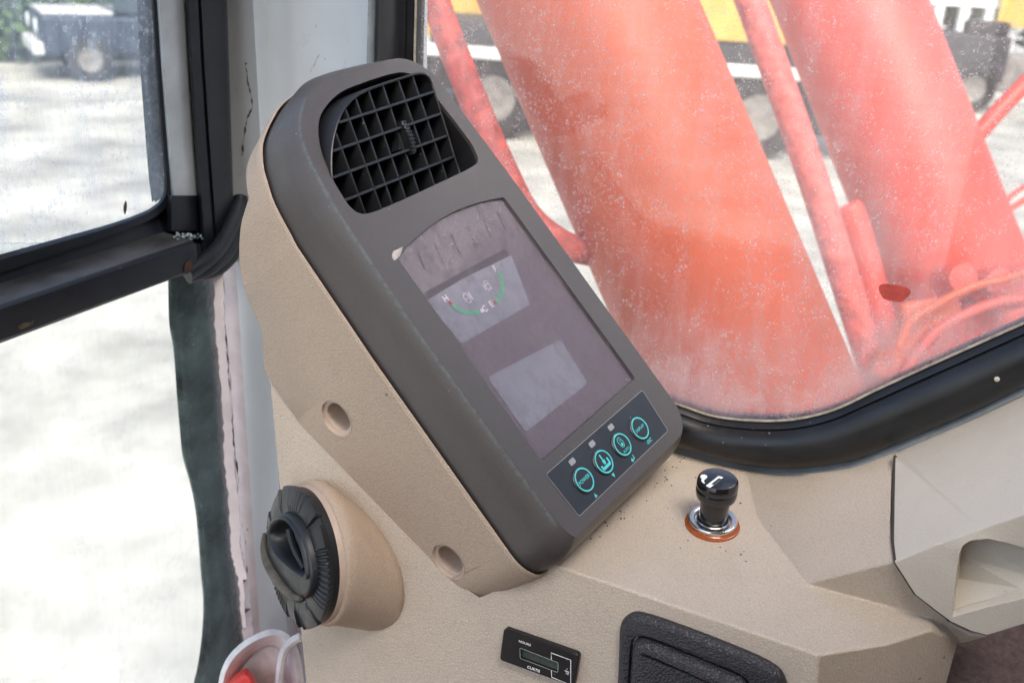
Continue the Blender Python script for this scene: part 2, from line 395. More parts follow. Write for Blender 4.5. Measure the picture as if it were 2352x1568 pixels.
M['carglass'] = plain('car_glass', (.04, .06, .08), .08)
M['lamp'] = plain('lamp_lens', (.8, .85, .9), .15)
M['trim_brown'] = plain('brown_cab_trim', (.30, .19, .14), .8, var=.06)
M['roof'] = plain('roof_lining', (.34, .29, .25), .9, var=.05)
M['floor'] = plain('rubber_floor', (.05, .045, .042), .9, var=.2)
M['seam'] = plain('dirt_and_recess_shade', (.05, .042, .032), .95)
M['soil'] = plain('dried_mud', (.10, .075, .05), .95, var=.5, vscale=200)
M['glass_side'] = dirty_glass('side_glass', veil=.052, spots=.55, spot_scale=400, streak=(1, 1, .14), scratch=.4, paint=(.85, .62, .56), refl=2.3, dust=(.92, .88, .86))
M['glass_front'] = dirty_glass('front_glass', veil=.10, spots=.55, spot_scale=150, streak=(1, 1, .15), dust=(.78, .84, .92))
M['glass_low'] = dirty_glass('lower_front_glass', veil=.035, spots=.18, spot_scale=90, tint=(.97, .99, .985), dust=(.8, .82, .8))
M['glass_cover'] = dirty_glass('screen_cover_glass', veil=.085, spots=.07, spot_scale=300, scratch=.30, dust=(.65, .62, .66), tint=(.93, .90, .93), refl=1.0)

# ================================================================ side console (beige moulding)
mm = .001
OUT = [(-14, -52), (44, -54), (100, -56), (116, -55.5), (126, -50), (131, -42), (133, -34), (130, 146), (127, 226), (124, 236), (117, 245), (108, 249), (98, 251.5), (56, 256),
       (41, 255), (30, 251.5), (20, 246), (12, 241), (3, 234), (-2.6, 227), (-7, 220), (-10.5, 211.7), (-14, 203), (-16.2, 193), (-18, 181), (-19.5, 172.7), (-22, 99), (-22.8, -31), (-22, -40), (-19, -47)]
INN = [(-9.5, -43), (44, -45), (100, -47), (113, -46.5), (119.5, -43), (123.5, -37), (125.5, -31), (123.5, 146), (120.5, 224), (117.5, 231), (111, 239), (104, 243), (97, 244.5), (56, 245.5),
       (38, 245), (28, 242), (19, 238.5), (12, 233.5), (5, 227.5), (.6, 222), (-2.6, 217), (-5.2, 210), (-7.4, 202), (-9.2, 192), (-10.8, 181), (-12, 172.7), (-15.6, 99), (-14.4, -24), (-14, -32), (-12.5, -39)]
sharp_seg = {0, 1, 6, 7, 25, 26}     # straight runs that need no rounding
def resample(pts, n=4):
    c = cat_rom(pts, n); out = []
    for i in range(len(pts)):
        if i in sharp_seg:
            a, b = pts[i], pts[(i + 1) % len(pts)]
            out += [(a[0] + (b[0] - a[0]) * q / n, a[1] + (b[1] - a[1]) * q / n) for q in range(n)]
        else: out += c[i * n:(i + 1) * n]
    return [(x * mm, y * mm) for x, y in out]
NSUB = 4
outl = resample(OUT, NSUB); innl = resample(INN, NSUB)
def offs(pts, d):
    out = []; k = len(pts)
    for i in range(k):
        a = V((*pts[i - 1], 0)); b = V((*pts[(i + 1) % k], 0)); t = (b - a).normalized(); n_ = V((t.y, -t.x, 0)); out.append((pts[i][0] + n_.x * d, pts[i][1] + n_.y * d))
    return out
console = thing('side_console', BC.P(.1, -.2), 'beige leather-grained side console carrying the display tower, deck and fascia', 'console')
# tower shell: wall round the display, ends on the fascia; deeper at the bulging upper left corner
def wend(u, v):
    u, v = u / mm, v / mm
    if u > 60 and v > 200: return -55
    if v < 150: return -128
    tab = [(150, -128), (153, -106), (181, -98), (193, -91), (203, -80), (210, -72), (214, -63), (218, -52), (222, -46), (228, -42), (235, -42), (260, -46)]
    if u > 60: return -128 + (v - 150) * .7 if v < 200 else -60
    for (a, b), (c, d) in zip(tab, tab[1:]):
        if a <= v <= c: return b + (d - b) * (v - a) / (c - a)
    return -46
mb = MB()
lip0 = offs(outl, .0009); lip1 = offs(outl, .0016); wall = offs(outl, .0028)
iw = OUT.index((-22, 99)) * NSUB
skipw = set(range(iw, iw + NSUB))
L = [[FACE.P(u, v, -.060) for u, v in lip0], [FACE.P(u, v, -.0365) for u, v in lip0], [FACE.P(u, v, -.0352) for u, v in lip1], [FACE.P(u, v, -.0360) for u, v in offs(outl, .0023)], [FACE.P(u, v, -.0378) for u, v in wall]]
ids = mb.loft(L)
end = [FACE.P(u, v, wend(u, v) * mm) for u, v in wall]
mid = []
for (u, v), e in zip(wall, end):
    we = wend(u, v) * mm; mid.append(FACE.P(u, v, -.0378 + (we + .0378) * .5))
a = ids[-1]; b_ = mb.add(mid); c_ = mb.add(end)
mb.bridge(a, b_, skip=skipw); mb.bridge(b_, c_, skip=skipw)
# back edge rolls inwards
cen = V((50, 100)) * mm
rl = [FACE.P(u + (cen.x - u) * .12, v + (cen.y - v) * .12, wend(u, v) * mm - .012) for u, v in wall]
r_ = mb.add(rl); mb.bridge(c_, r_)
# long outer wall with two screw holes
i0, i1 = iw, iw + NSUB
wp0, wp1 = wall[i0], wall[i1]
LW = Frame(FACE.P(*wp1, 0), (FACE.P(*wp0, 0) - FACE.P(*wp1, 0)), FACE.z)      # u along the wall, v = w of the face
holes = []
for p in ((772, 961), (1029, 1289)): holes.append(LW.uv(p))
hl = []
for h in holes: hl.append(mb.add([LW.P(u, v, 0) for u, v in circ(h, .0118, 40)]))
outer = [a[k] for k in range(i0, i1 + 1)] + [b_[i1]] + [c_[k] for k in range(i1, i0 - 1, -1)] + [b_[i0]]
mb.fill([outer] + hl, 1)
o = mb.build('tower_shell', [M['beige'], M['beige']], console, auto=50)
for p_ in o.data.polygons:
    if p_.material_index == 1: p_.use_smooth = False
o = o; wn_ = o.modifiers.new('normals', 'WEIGHTED_NORMAL'); wn_.keep_sharp = True
for h in holes:
    m2 = MB(); q = Frame(LW.P(h[0], h[1], 0), LW.x, LW.y)
    sgn = 1 if q.z.dot(CAM - q.o) > 0 else -1
    m2.lathe(q, [(.0122, .0003 * sgn), (.0116, .0002 * sgn), (.0112, -.0016 * sgn), (.0092, -.0022 * sgn), (.0088, -.003 * sgn), (.0084, -.017 * sgn)], 40, 0)
    c = circ((0, 0), .0084, 40); m2.poly([q.P(u, v, -.0165 * sgn) for u, v in c], 1)  # recess floor painted dark for the shade of a deeper hole
    m2.build('screw_recess', [M['beige_plain'], M['seam']], console)

# fascia + deck + nose as one moulding
def bcP(p, w=0): return BC.at(p, w)
def dkP(p, h=0): return DK.at(p, h)
def wnP(p, w=0): return WN.at(p, w)
mb = MB()
# front fascia
e_l = bcP((1200, 1271)); e_r = bcP((1880, 1503))
fas = [bcP((604, 748)), bcP((612, 830)), bcP((622, 915)), bcP((630, 1000)), bcP((640, 1110)), bcP((668, 1300)), bcP((690, 1450)), bcP((702, 1570)), bcP((716, 1720))]
bot_r = bcP((1872, 1760))
side = mb.add(fas); el, er, br = mb.add([e_l, e_r, bot_r]); inn_f = mb.add([bcP(p) for p in ((1165, 1345), (1102, 1372), (1012, 1312), (899, 1174), (792, 1032), (742, 962), (660, 850))])
mb.fill([[*side, br, er, el, *inn_f]])
back = mb.add([q - E1 * -.10 + H * .0 for q in fas]); mb.bridge(side, back, closed=False)
# deck
BACK = [(1440, 1000), (1567, 1044), (1636, 1061), (1708, 1076), (1780, 1087), (1838, 1088), (1895, 1082), (1943, 1075), (1985, 1063), (2064, 1032)]
bk = mb.add([wnP(p, .001) for p in BACK])
HS = .033                                            # height of the upper ledge at the seam
seam_top = [(2050, 1085), (2048, 1170), (2046, 1240), (2052, 1289)]
st = mb.add([dkP(p, HS) for p in seam_top])
apex = mb.add([dkP((1850, 1340), .001)])[0]
low_seam = mb.add([dkP((2137, 1417), 0)])[0]
nose_r = mb.add([dkP((2137, 1447), -.001)])[0]
nose_m = mb.add([dkP((2037, 1478), 0)])[0]
mid1 = mb.add([dkP((1738, 1190), .0006)])[0]
dl = mb.add([dkP((1300, 1170), 0)])[0]
mb.face([el, er, apex, mid1, bk[3], bk[2], bk[1], bk[0], dl])
mb.face([mid1, apex, st[3], st[2], st[1], st[0], bk[9], bk[8], bk[7], bk[6], bk[5], bk[4], bk[3]])
mb.face([apex, er, nose_m, nose_r, low_seam])
ns = mb.add([dkP((2190, 1440), -.004)])[0]
mb.face([apex, low_seam, ns, st[3]])                 # shaded riser between nose and upper ledge
# nose front
nb_m = mb.add([mb.v[nose_m] + DN * .25 + H * .01])[0]; nb_r = mb.add([mb.v[nose_r] + DN * .25 + H * .012])[0]
mb.face([er, br, nb_m, nose_m]); mb.face([nose_m, nb_m, nb_r, nose_r])
n2 = mb.add([dkP((2200, 1470), -.012)])[0]; nb2 = mb.add([mb.v[n2] + DN * .25])[0]
mb.face([nose_r, nb_r, nb2, n2]); mb.face([low_seam, nose_r, n2, ns])
sk = [bk[9], *st[:3]]
sk2 = mb.add([mb.v[i] + DN * .02 - H * .001 for i in sk]); mb.bridge(sk, sk2, 0, False)
mb.build('deck_moulding', M['beige_deck'], console, bevel=.011, seg=6, angle=12)

# ================================================================ display unit in the tower
monitor = thing('machine_monitor', FACE.P(.05, -.05), 'charcoal machine monitor with purple-grey screen, air vent and four cyan-ringed buttons', 'monitor')
def c2(x, y): return ((1250 + x / 2) / 1.7415, (220 + y / 2) / 1.7415)      # enlargement of the vent
def c5(x, y): return ((1500 + x / 2) / 1.7415, (700 + y / 2) / 1.7415)      # enlargement of the gauges
def c1_(x, y): return ((2100 + x / 2) / 1.7415, (1500 + y / 2) / 1.7415)    # enlargement of the keypad
def S(x, y): return (x / 1.7415, y / 1.7415)
VENT = [(97.4, 234.3), (88, 235.8), (72.5, 236.2), (58, 235.9), (45.8, 235.3), (34.7, 233), (24.3, 229), (16.6, 224.6), (9.8, 218), (5, 211), (1.6, 204), (-.8, 196.5), (-2.8, 188.8), (-3.9, 180),
        (-4.3, 173.7), (-3.3, 169.1), (-1, 166), (3.4, 164.1), (19, 163), (60, 162.7), (100, 163.1), (105, 164.2), (107.8, 166.8), (109.4, 171), (110.7, 176), (110.6, 186), (109.9, 198.6), (108.6, 212), (106.6, 224), (103.5, 230.5)]
ventl = [(x * mm, y * mm) for x, y in cat_rom(VENT, 3)]
# screen outline: straight sides, gently arched top
TLs, TRs = (2.6, 135.2), (106.2, 137.2)
top = [(TRs[0] + (TLs[0] - TRs[0]) * q / 16, TRs[1] + (TLs[1] - TRs[1]) * q / 16 + 7.2 * math.sin(math.pi * q / 16) ** .9) for q in range(17)]
scr = rpoly([(1.9, -.6), (107.9, -1.2)] + top, [2.2, 2.2, 2.0] + [0] * 15 + [1.0], 5)
scrl = [(x * mm, y * mm) for x, y in scr]
mb = MB()
prof = [(-.060, 1, .0), (-.034, 1, 0), (-.016, .93, 0), (-.0115, .74, .0), (-.0085, .62, .0), (-.0055, .46, 0), (-.0028, .24, .12), (-.0011, .09, 1), (-.0003, .02, .3), (0, 0, 0)]
loops = []
for w_, t, wr in prof:
    loops.append([FACE.P(a[0] * t + b[0] * (1 - t), a[1] * t + b[1] * (1 - t), w_) for a, b in zip(outl, innl)])
ids = mb.loft(loops)
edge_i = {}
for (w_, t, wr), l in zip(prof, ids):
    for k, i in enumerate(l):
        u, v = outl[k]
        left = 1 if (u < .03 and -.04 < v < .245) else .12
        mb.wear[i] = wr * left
vl = mb.add([FACE.P(u, v, 0) for u, v in ventl]); sl_ = mb.add([FACE.P(u, v, 0) for u, v in scrl])
mb.fill([ids[-1], vl, sl_])
v2 = mb.add([FACE.P(u, v, -.0025) for u, v in ventl]); mb.bridge(vl, v2)
ce = (54 * mm, 200 * mm)
v3 = mb.add([FACE.P(u + (ce[0] - u) * .03, v + (ce[1] - v) * .03, -.042) for u, v in ventl]); mb.bridge(v2, v3, 1); mb.face(v3[::-1], 1)
s2 = mb.add([FACE.P(u, v, -.0032) for u, v in scrl]); mb.bridge(sl_, s2)
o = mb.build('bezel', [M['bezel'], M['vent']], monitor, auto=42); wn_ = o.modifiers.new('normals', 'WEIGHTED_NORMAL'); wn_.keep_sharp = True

# --- screen
mb = MB(); mb.prism(FACE, offs(scrl, -.0001)[::1], -.0060, -.0031); screen = mb.build('screen', M['screen'], monitor, smooth=False)
def quad(name, pts, mat, w, par, r=.0015, th=.0002):
    q = rpoly([FACE.uv(p, w) for p in pts], r, 4); m = MB(); m.prism(FACE, q, w - th, w); return m.build(name, mat, par, smooth=False)
WL = -.0028
quad('gauge_window', [c5(412, 1003), c5(690, 1350), c5(1240, 1035), c5(1090, 640), c5(700, 830)], M['lcd'], WL, screen)
quad('message_window', [S(1950, 1508), S(2102, 1728), S(2351, 1532), S(2241, 1358)], M['lcd'], WL, screen, .003)
quad('painted_window_shade', [c5(395, 940), c5(412, 1000), c5(1085, 655), c5(1040, 590)], M['slot'], WL - .00005, screen, .001)  # dark strip painted as the shade along the gauge window's upper edge
for a_, b_, c_ in (((340, 615), (407, 780), (215, 672)), ((475, 550), (548, 710), (345, 600)), ((608, 478), (678, 640), (515, 520)), ((738, 415), (805, 572), (640, 480)), ((864, 362), (926, 505), (770, 395)), ((975, 290), (1040, 440), (900, 330))):
    m = MB(); A, B, Cc = (FACE.uv(c5(*k), WL) for k in (a_, b_, c_))
    strokes(m, FACE, [[A, B]], .0011, WL); strokes(m, FACE, [[Cc, (A[0], A[1])]], .00035, WL)
    m.build('symbol_slot', M['slot'], screen, smooth=False)
def arc(name, pts, wd, mat):
    m = MB(); q = [FACE.uv(c5(*p), WL) for p in pts]; strokes(m, FACE, [cat_rom(q, 6, False)], wd, WL + .0001); return m.build(name, mat, screen, smooth=False)
arc('temperature_arc', [(612, 1038), (650, 1068), (700, 1092), (770, 1106), (842, 1101)], .0021, M['green'])
arc('fuel_arc', [(984, 775), (1003, 815), (1016, 870), (1012, 940), (990, 985), (966, 1014)], .0021, M['green'])
arc('hot_mark', [(584, 1012), (612, 1038)], .0021, M['red_print']); arc('empty_mark', [(966, 1014), (950, 1032)], .0021, M['red_print'])
arc('cold_mark', [(842, 1088), (864, 1085)], .0022, M['white_print'])
for ch, p in (('H', (565, 990)), ('C', (877, 1072)), ('E', (930, 1035)), ('F', (957, 754))):
    m = MB(); u, v = FACE.uv(c5(*p), WL); text(m, FACE, ch, u, v, .0055, WL + .0002, bold=.00012)
    m.build('gauge_letter', M['white_print'], screen, smooth=False)
def mapper(o, ux, uy):
    return lambda x, y: (o[0] + x * ux, o[1] + y * uy)
# coolant symbol: engine outline with thermometer; fuel symbol: pump
m = MB(); o_ = FACE.uv(c5(740, 985), WL); q = mapper(o_, .0011, .0011)
strokes(m, FACE, [[q(*k) for k in ((-2.2, 1.2), (-1.6, 2.4), (.8, 2.4), (1.4, 1.2), (1.4, -1.2), (.4, -2.6), (-1.2, -2.6), (-2.2, -1.2), (-2.2, 1.2))]], .00045, WL)
strokes(m, FACE, [[q(-.9, 2.4), q(-.9, 3.2), q(.4, 3.2), q(.4, 2.4)], [q(-1.5, -.3), q(-.9, .1), q(-.4, -.4), q(.2, 0), q(.8, -.4)]], .00035, WL)
strokes(m, FACE, [[q(2.6, 2.6), q(2.9, 2.6), q(2.9, -2.2), q(2.5, -2.2), q(2.6, 2.6)]], .0004, WL)
m.build('coolant_symbol', M['white_print'], screen, smooth=False)
m = MB(); o_ = FACE.uv(c5(895, 888), WL); q = mapper(o_, .0011, .0011)
strokes(m, FACE, [[q(*k) for k in ((-1, -2.6), (-1, 2.4), (-.6, 2.8), (1.6, 2.8), (2, 2.4), (2, -2.6), (-1, -2.6))], [q(-1, 1), q(2, 1)], [q(-1, -1.8), q(2, -1.8)],
    [q(-1, .4), q(-1.8, .4), q(-1.8, -1.6), q(-2.4, -1.6), q(-2.4, 1.2), q(-1.8, 2)]], .00042, WL)
m.build('fuel_symbol', M['white_print'], screen, smooth=False)
mb = MB(); mb.prism(FACE, offs(scrl, -.00012), -.0016, -.0010); mb.build('screen_cover', M['glass_cover'], monitor, smooth=False)
mb = MB()
chip = [(138, 640), (150, 605), (185, 592), (210, 575), (224, 572), (220, 600), (205, 640), (180, 665), (158, 682), (145, 662)]
q = [FACE.uv(c5(*p), .0006) for p in chip]; k0 = mb.add([FACE.P(u, v, -.0014) for u, v in q]); k1 = mb.add([FACE.P(u, v, random.uniform(-.0001, .0007)) for u, v in q])
mb.bridge(k0, k1); ctr = mb.add([FACE.P(sum(a for a, b in q) / len(q), sum(b for a, b in q) / len(q), .0008)])[0]
for i in range(len(k1)): mb.face((k1[i], k1[(i + 1) % len(k1)], ctr))
mb.build('chipped_corner', M['chip'], monitor, smooth=False)

# --- keypad
kp = rpoly([FACE.uv(c1_(*p)) for p in ((165, 795), (430, 1128), (1140, 445), (935, 122))], .0016, 4)
mb = MB(); mb.prism(FACE, kp, -.0004, .0003); keypad = mb.build('keypad', M['keypad'], monitor, smooth=False)
mb = MB(); strokes(mb, FACE, [[*offs(kp, .0001 if True else 0), offs(kp, .0001)[0]]], .00035, .0002); mb.build('keypad_rim', M['led'], keypad, smooth=False)
BTN = [(474, 834), (631, 690), (778, 553), (920, 423)]
def ringr(u, v): return .0067
bts = []
for i, p in enumerate(BTN):
    u, v = FACE.uv(c1_(*p), .0014); m = MB(); fr = Frame(FACE.P(u, v, 0), FACE.x, FACE.y)
    m.lathe(fr, [(.0080, .0003), (.0079, .0009), (.0074, .0013), (.0060, .0014), (.0001, .00135)], 48, 0)
    a_ = m.add([fr.P(x, y, .00155) for x, y in circ((0, 0), .0070, 56)]); b_ = m.add([fr.P(x, y, .00155) for x, y in circ((0, 0), .0061, 56)]); m.bridge(a_, b_, 1)
    w_ = .00150
    if i == 0: text(m, fr, 'POWER', 0, 0, .0031, w_, 1, bold=.00004)
    if i == 3: text(m, fr, 'DISPLAY', 0, 0, .0026, w_, 1, bold=.00004)
    if i == 1:
        for pl in ([(-.0006, .0047), (.0004, .0047), (.0004, .0004), (-.0006, .0004)], [(-.0013, .0010), (.0012, .0010), (.0012, .0003), (.0009, -.0016), (-.0010, -.0016), (-.0013, .0003)],
                   [(-.0046, -.0010), (-.0032, -.0010), (-.0032, -.0022), (.0030, -.0022), (.0030, .0006), (.0043, .0006), (.0043, -.0030), (.0036, -.0040), (-.0038, -.0040), (-.0046, -.0032)]):
            ids_ = m.add([fr.P(x, y, w_) for x, y in pl]); m.fill([ids_], 1)
    if i == 2:
        s_ = .00085; k = lambda x, y: (x * s_, y * s_ + .0009)
        strokes(m, fr, [[k(*t) for t in ((-2.6, 2.4), (-1.5, 4.2), (.9, 4.2), (1.6, 2.2), (2.4, .4), (1.9, -2), (.4, -3), (-1.4, -2.4), (-2.4, -.4), (-2.2, 1), (-2.6, 2.4))], [k(*t) for t in ((-.4, 3), (.4, .8))]], .00045, w_ - .0002, 1)
        ids_ = m.add([fr.P(k(0, 0)[0] + a * .9, k(0, -.9)[1] + b * .9, w_) for a, b in circ((0, 0), .0011, 16)]); m.fill([ids_], 1)
        text(m, fr, 'AUTO', .0002, -.0041, .0024, w_, 1, bold=.00003)
    m.build('button', [M['button'], M['cyan']], keypad)
led0 = None
for p in ((373, 693), (532, 552), (683, 418)):
    u, v = FACE.uv(c1_(*p)); 
    if led0 is None:
        m = MB(); m.prism(FACE, rpoly([(u - .0026, v - .0017), (u + .0026, v - .0017), (u + .0026, v + .0017), (u - .0026, v + .0017)], .0012, 4), .0003, .0006)
        led0 = m.build('indicator_window', M['led'], keypad, smooth=False); lu, lv = u, v
    else:
        o = led0.copy(); COL.objects.link(o); o.location = led0.location + FACE.x * (u - lu) + FACE.y * (v - lv)
m = MB()
def tri(p, s, up):
    u, v = FACE.uv(c1_(*p)); k = s if up else -s
    ids_ = m.add([FACE.P(u - s, v - k, .0005), FACE.P(u + s, v - k, .0005), FACE.P(u, v + k, .0005)]); m.face(ids_)
tri((558, 960), .0013, True); tri((706, 803), .0013, False)
u, v = FACE.uv(c1_(857, 668)); strokes(m, FACE, [[(u + .0016, v + .0016), (u + .0016, v - .0006), (u - .0006, v - .0006)]], .0007, .0003)
m.face(m.add([FACE.P(u - .0022, v - .0006, .0005), FACE.P(u - .0004, v + .0009, .0005), FACE.P(u - .0004, v - .0021, .0005)]))
u, v = FACE.uv(c1_(990, 530)); text(m, FACE, '-ESC', u, v, .0031, .0005, bold=.00004)
m.build('keypad_print', M['cyan'], keypad, smooth=False)

# --- air vent
gA = FACE.at(c2(160, 1010)); gB = FACE.at(c2(1035, 425)); PHI = R(21)
g3 = (-FACE.y) * math.cos(PHI) - FACE.z * math.sin(PHI)
GF = Frame(gA, gB - gA, -g3)
def gp(x, y, w=0): return GF.uv(c2(x, y), w)
RIM = [(160, 1000), (150, 870), (158, 720), (185, 590), (220, 490), (270, 405), (340, 330), (450, 268), (600, 212), (740, 167), (860, 137), (915, 152), (958, 205), (985, 290), (1040, 465), (1095, 640), (1145, 810), (1190, 950), (1180, 1050), (1000, 1150), (700, 1290), (450, 1390), (370, 1400), (300, 1330), (230, 1200)]
riml = [GF.uv(c2(*p)) for p in RIM]; riml = cat_rom(riml, 3)
ar = sum(a[0] * b[1] - b[0] * a[1] for a, b in zip(riml, riml[1:] + riml[:1]))
if ar < 0: riml = riml[::-1]
mb = MB()
mb.loft([[GF.P(u, v, w_) for u, v in l] for l, w_ in ((offs(riml, .0008), -.030), (offs(riml, .0006), -.010), (riml, -.0004), (offs(riml, -.0006), 0), (offs(riml, -.0013), -.0006), (offs(riml, -.0015), -.030))])
vent = mb.build('air_vent', M['vent'], monitor)
iu, iv = [p[0] for p in riml], [p[1] for p in riml]
rimc = offs(riml, -.0011)
def clip_line(a, b):
    """part of the line a-b that lies inside the rim"""
    ts = []
    dx, dy = b[0] - a[0], b[1] - a[1]
    for p, q in zip(rimc, rimc[1:] + rimc[:1]):
        ex, ey = q[0] - p[0], q[1] - p[1]; den = dx * ey - dy * ex
        if abs(den) < 1e-12: continue
        t = ((p[0] - a[0]) * ey - (p[1] - a[1]) * ex) / den; s_ = ((p[0] - a[0]) * dy - (p[1] - a[1]) * dx) / den
        if 0 <= s_ < 1: ts.append(t)
    ts.sort()
    if len(ts) < 2: return a, b
    return (a[0] + dx * ts[0], a[1] + dy * ts[0]), (a[0] + dx * ts[-1], a[1] + dy * ts[-1])
def slat(name, a, b, wtop, depth, th, mat):
    A, B = clip_line(a, b); t = V((B[0] - A[0], B[1] - A[1], 0)).normalized(); s_ = V((-t.y, t.x, 0)) * th / 2
    m = MB(); sec = [(-1, 0), (-.75, .0004), (0, .0006), (.75, .0004), (1, 0), (.8, -depth), (-.8, -depth)]
    m.loft([[GF.P(p[0] + s_.x * k, p[1] + s_.y * k, wtop + h_) for k, h_ in sec] for p in (A, B)], 0, True, True, True)
    return m.build(name, mat, vent)
for a, b in (((200, 545), (985, 290)), ((155, 772), (1040, 465)), ((165, 980), (1095, 640)), ((260, 1163), (1145, 810)), ((370, 1330), (1190, 985))):
    slat('slat', gp(*a), gp(*b), -.0005, .011, .0017, M['vent'])
for a, b in (((180, 600), (370, 1118)), ((265, 430), (495, 1070))):
    slat('blade', gp(*a), gp(*b), -.0004, .016, .0014, M['vent'])
for a, b in (((460, 330), (668, 930)), ((575, 290), (775, 880)), ((700, 250), (905, 840)), ((812, 210), (1010, 800))):
    q0, q1 = gp(*a, w=-.0035), gp(*b, w=-.0035); slat('blade', q0, q1, -.0035, .016, .0017, M['vent'])
q0, q1 = gp(352, 375, w=-.0035), gp(565, 990, w=-.0035); slat('blade', q0, q1, -.0035, .016, .0017, M['vent'])
q0, q1 = gp(930, 170, w=-.006), gp(1120, 750, w=-.006); slat('blade', q0, q1, -.006, .016, .0014, M['vent'])
m = MB(); a, b = V((*gp(722, 525), 0)), V((*gp(812, 790), 0)); ax = (b - a); sd_ = V((-ax.y, ax.x, 0)).normalized() * .0021
loops = []
nt_ = 9
for k in range(nt_ * 4 + 1):
    t = k / (nt_ * 4); ph = (k % 4); bump = (.0006 if ph in (1, 2) else -.0002)
    hgt = .0002 + .0022 * (1 - (2 * t - 1) ** 2) + bump; c = a + ax * t
    loops.append([GF.P(c.x + sd_.x, c.y + sd_.y, -.010), GF.P(c.x + sd_.x, c.y + sd_.y, hgt - .0004), GF.P(c.x + sd_.x * .7, c.y + sd_.y * .7, hgt), GF.P(c.x - sd_.x * .7, c.y - sd_.y * .7, hgt), GF.P(c.x - sd_.x, c.y - sd_.y, hgt - .0004), GF.P(c.x - sd_.x, c.y - sd_.y, -.010)])
m.loft(loops, 0, True, True, True); m.build('thumb_wheel', M['vent'], vent, smooth=False)
m = MB(); k = [gp(690, 615, -.004), gp(735, 600, -.004), gp(780, 745, -.004), gp(690, 760, -.004)]; m.prism(GF, k, -.010, -.004); m.build('wheel_bracket', M['vent'], vent, smooth=False)

# ================================================================ dial on its boss
DNm = cv(-.798, .06, -.597).normalized(); DUPx = cv(-.21, -.978, 0)
axd = cv(.70, .44, .60).normalized()
# centre of the dial: 35 mm above the fascia along the skewed boss axis
DIAL_P = (671, 1281)
zc = .60
for _ in range(30):
    q = atz(DIAL_P, zc); t = (BC.o - q).dot(BC.z) / axd.dot(BC.z); zc += (t - .036) * .5
DC = atz(DIAL_P, zc)
upv = (DUPx - DNm * DUPx.dot(DNm)).normalized()
DF = Frame(DC, upv.cross(DNm), upv)
if DF.z.dot(cw) > 0: DF = Frame(DC, DNm.cross(upv), upv)
DR = 288 * zc / 3982                                 # outer radius
boss = MB()
loops = []
for k, (rs, t0) in enumerate(((.965, -.014), (1.0, -.0142), (1.022, -.016), (1.03, -.021))):
    loops.append([DF.P(DR * rs * math.cos(a * math.tau / 72), DR * rs * math.sin(a * math.tau / 72), t0) for a in range(72)])
top_l = loops[-1]
def onbc(q, extra=0):
    t = (BC.o - q).dot(BC.z) / axd.dot(BC.z); return q + axd * (max(t, .006) + extra)
base = []
for q in top_l:
    g = onbc(q); base.append(g)
cb = sum(base, V((0, 0, 0))) / len(base)
base = [cb + (g - cb) * .93 for g in base]
m1 = [a.lerp(b, .35) for a, b in zip(top_l, base)]; m2_ = [a.lerp(b, .8) for a, b in zip(top_l, base)]
fl = [cb + (g - cb) * .91 - BC.z * .004 for g in base]
boss.loft(loops + [m1, m2_, [b + (a - b) * .06 for a, b in zip(top_l, base)], fl])
boss.build('dial_boss', M['beige'], console, auto=60)
dial = thing('rotary_air_dial', DC - DF.z * .014, 'round black rotary air outlet dial with ribbed rim on the tower side', 'dial')
m = MB(); m.lathe(DF, [(DR * .965, -.018), (DR * .97, -.0115), (DR * .955, -.0105), (DR * .9, -.0105)], 72); m.build('beige_collar', M['beige_plain'], dial)
m = MB(); m.lathe(DF, [(DR * .95, -.0125), (DR * .965, -.007), (DR * .96, -.0048), (DR * .9, -.0048)], 72); m.build('flange', M['dial'], dial)
# ribbed ring
m = MB(); n_ = 288; loops = [[] for _ in range(7)]
def zone(a):
    a = math.degrees(a) % 360
    if 318 <= a or a <= 12 or 150 <= a <= 186 or 60 <= a <= 84: return 'rib'
    if 205 <= a <= 238: return 'rib'
    if 28 <= a <= 36 or 100 <= a <= 108 or 262 <= a <= 270 or 296 <= a <= 304: return 'notch'
    if 40 <= a <= 58 or 110 <= a <= 140 or 240 <= a <= 258 or 272 <= a <= 292: return 'low'
    return 'flat'
for k in range(n_):
    a = k * math.tau / n_; z = zone(a); c, s_ = math.cos(a), math.sin(a)
    ro = {'rib': 1 if k % 4 < 2 else .992, 'notch': .978, 'low': .988, 'flat': 1}[z]
    dh = {'rib': 0 if k % 4 < 2 else -.0013, 'notch': -.0022, 'low': -.0010, 'flat': 0}[z]
    for l, (r, h) in enumerate(((.60, -.012), (.605, -.001), (.625, -.0002), (.74, .0005 + dh * .4), (.94 * ro, -.0008 + dh), (ro, -.0022 + dh), (ro * .985, -.0060))):
        loops[l].append(DF.P(DR * r * c, DR * r * s_, h))
m.loft(loops); ring = m.build('ribbed_ring', M['dial'], dial, auto=25)
m = MB(); m.lathe(DF, [(DR * .605, -.003), (DR * .56, -.010), (DR * .40, -.019), (.0001, -.021)], 56); m.build('bowl', M['vent'], dial)
def dc(x, y): return ((1000 + x / 2) / 1.7415, (1900 + y / 2) / 1.7415)
def dl_(pts, h, n=3, sc_=1.0):
    q = [DF.uv(dc(*p), .005) for p in pts]; c = (sum(a for a, b in q) / len(q), sum(b for a, b in q) / len(q))
    q = cat_rom(q, n); return [DF.P(c[0] + (u - c[0]) * sc_, c[1] + (v - c[1]) * sc_, h) for u, v in q]
KN = [(240, 300), (175, 350), (125, 440), (105, 520), (115, 620), (160, 740), (240, 870), (330, 975), (380, 998), (440, 980), (478, 900), (485, 820), (470, 700), (440, 560), (400, 450), (350, 365), (290, 310)]
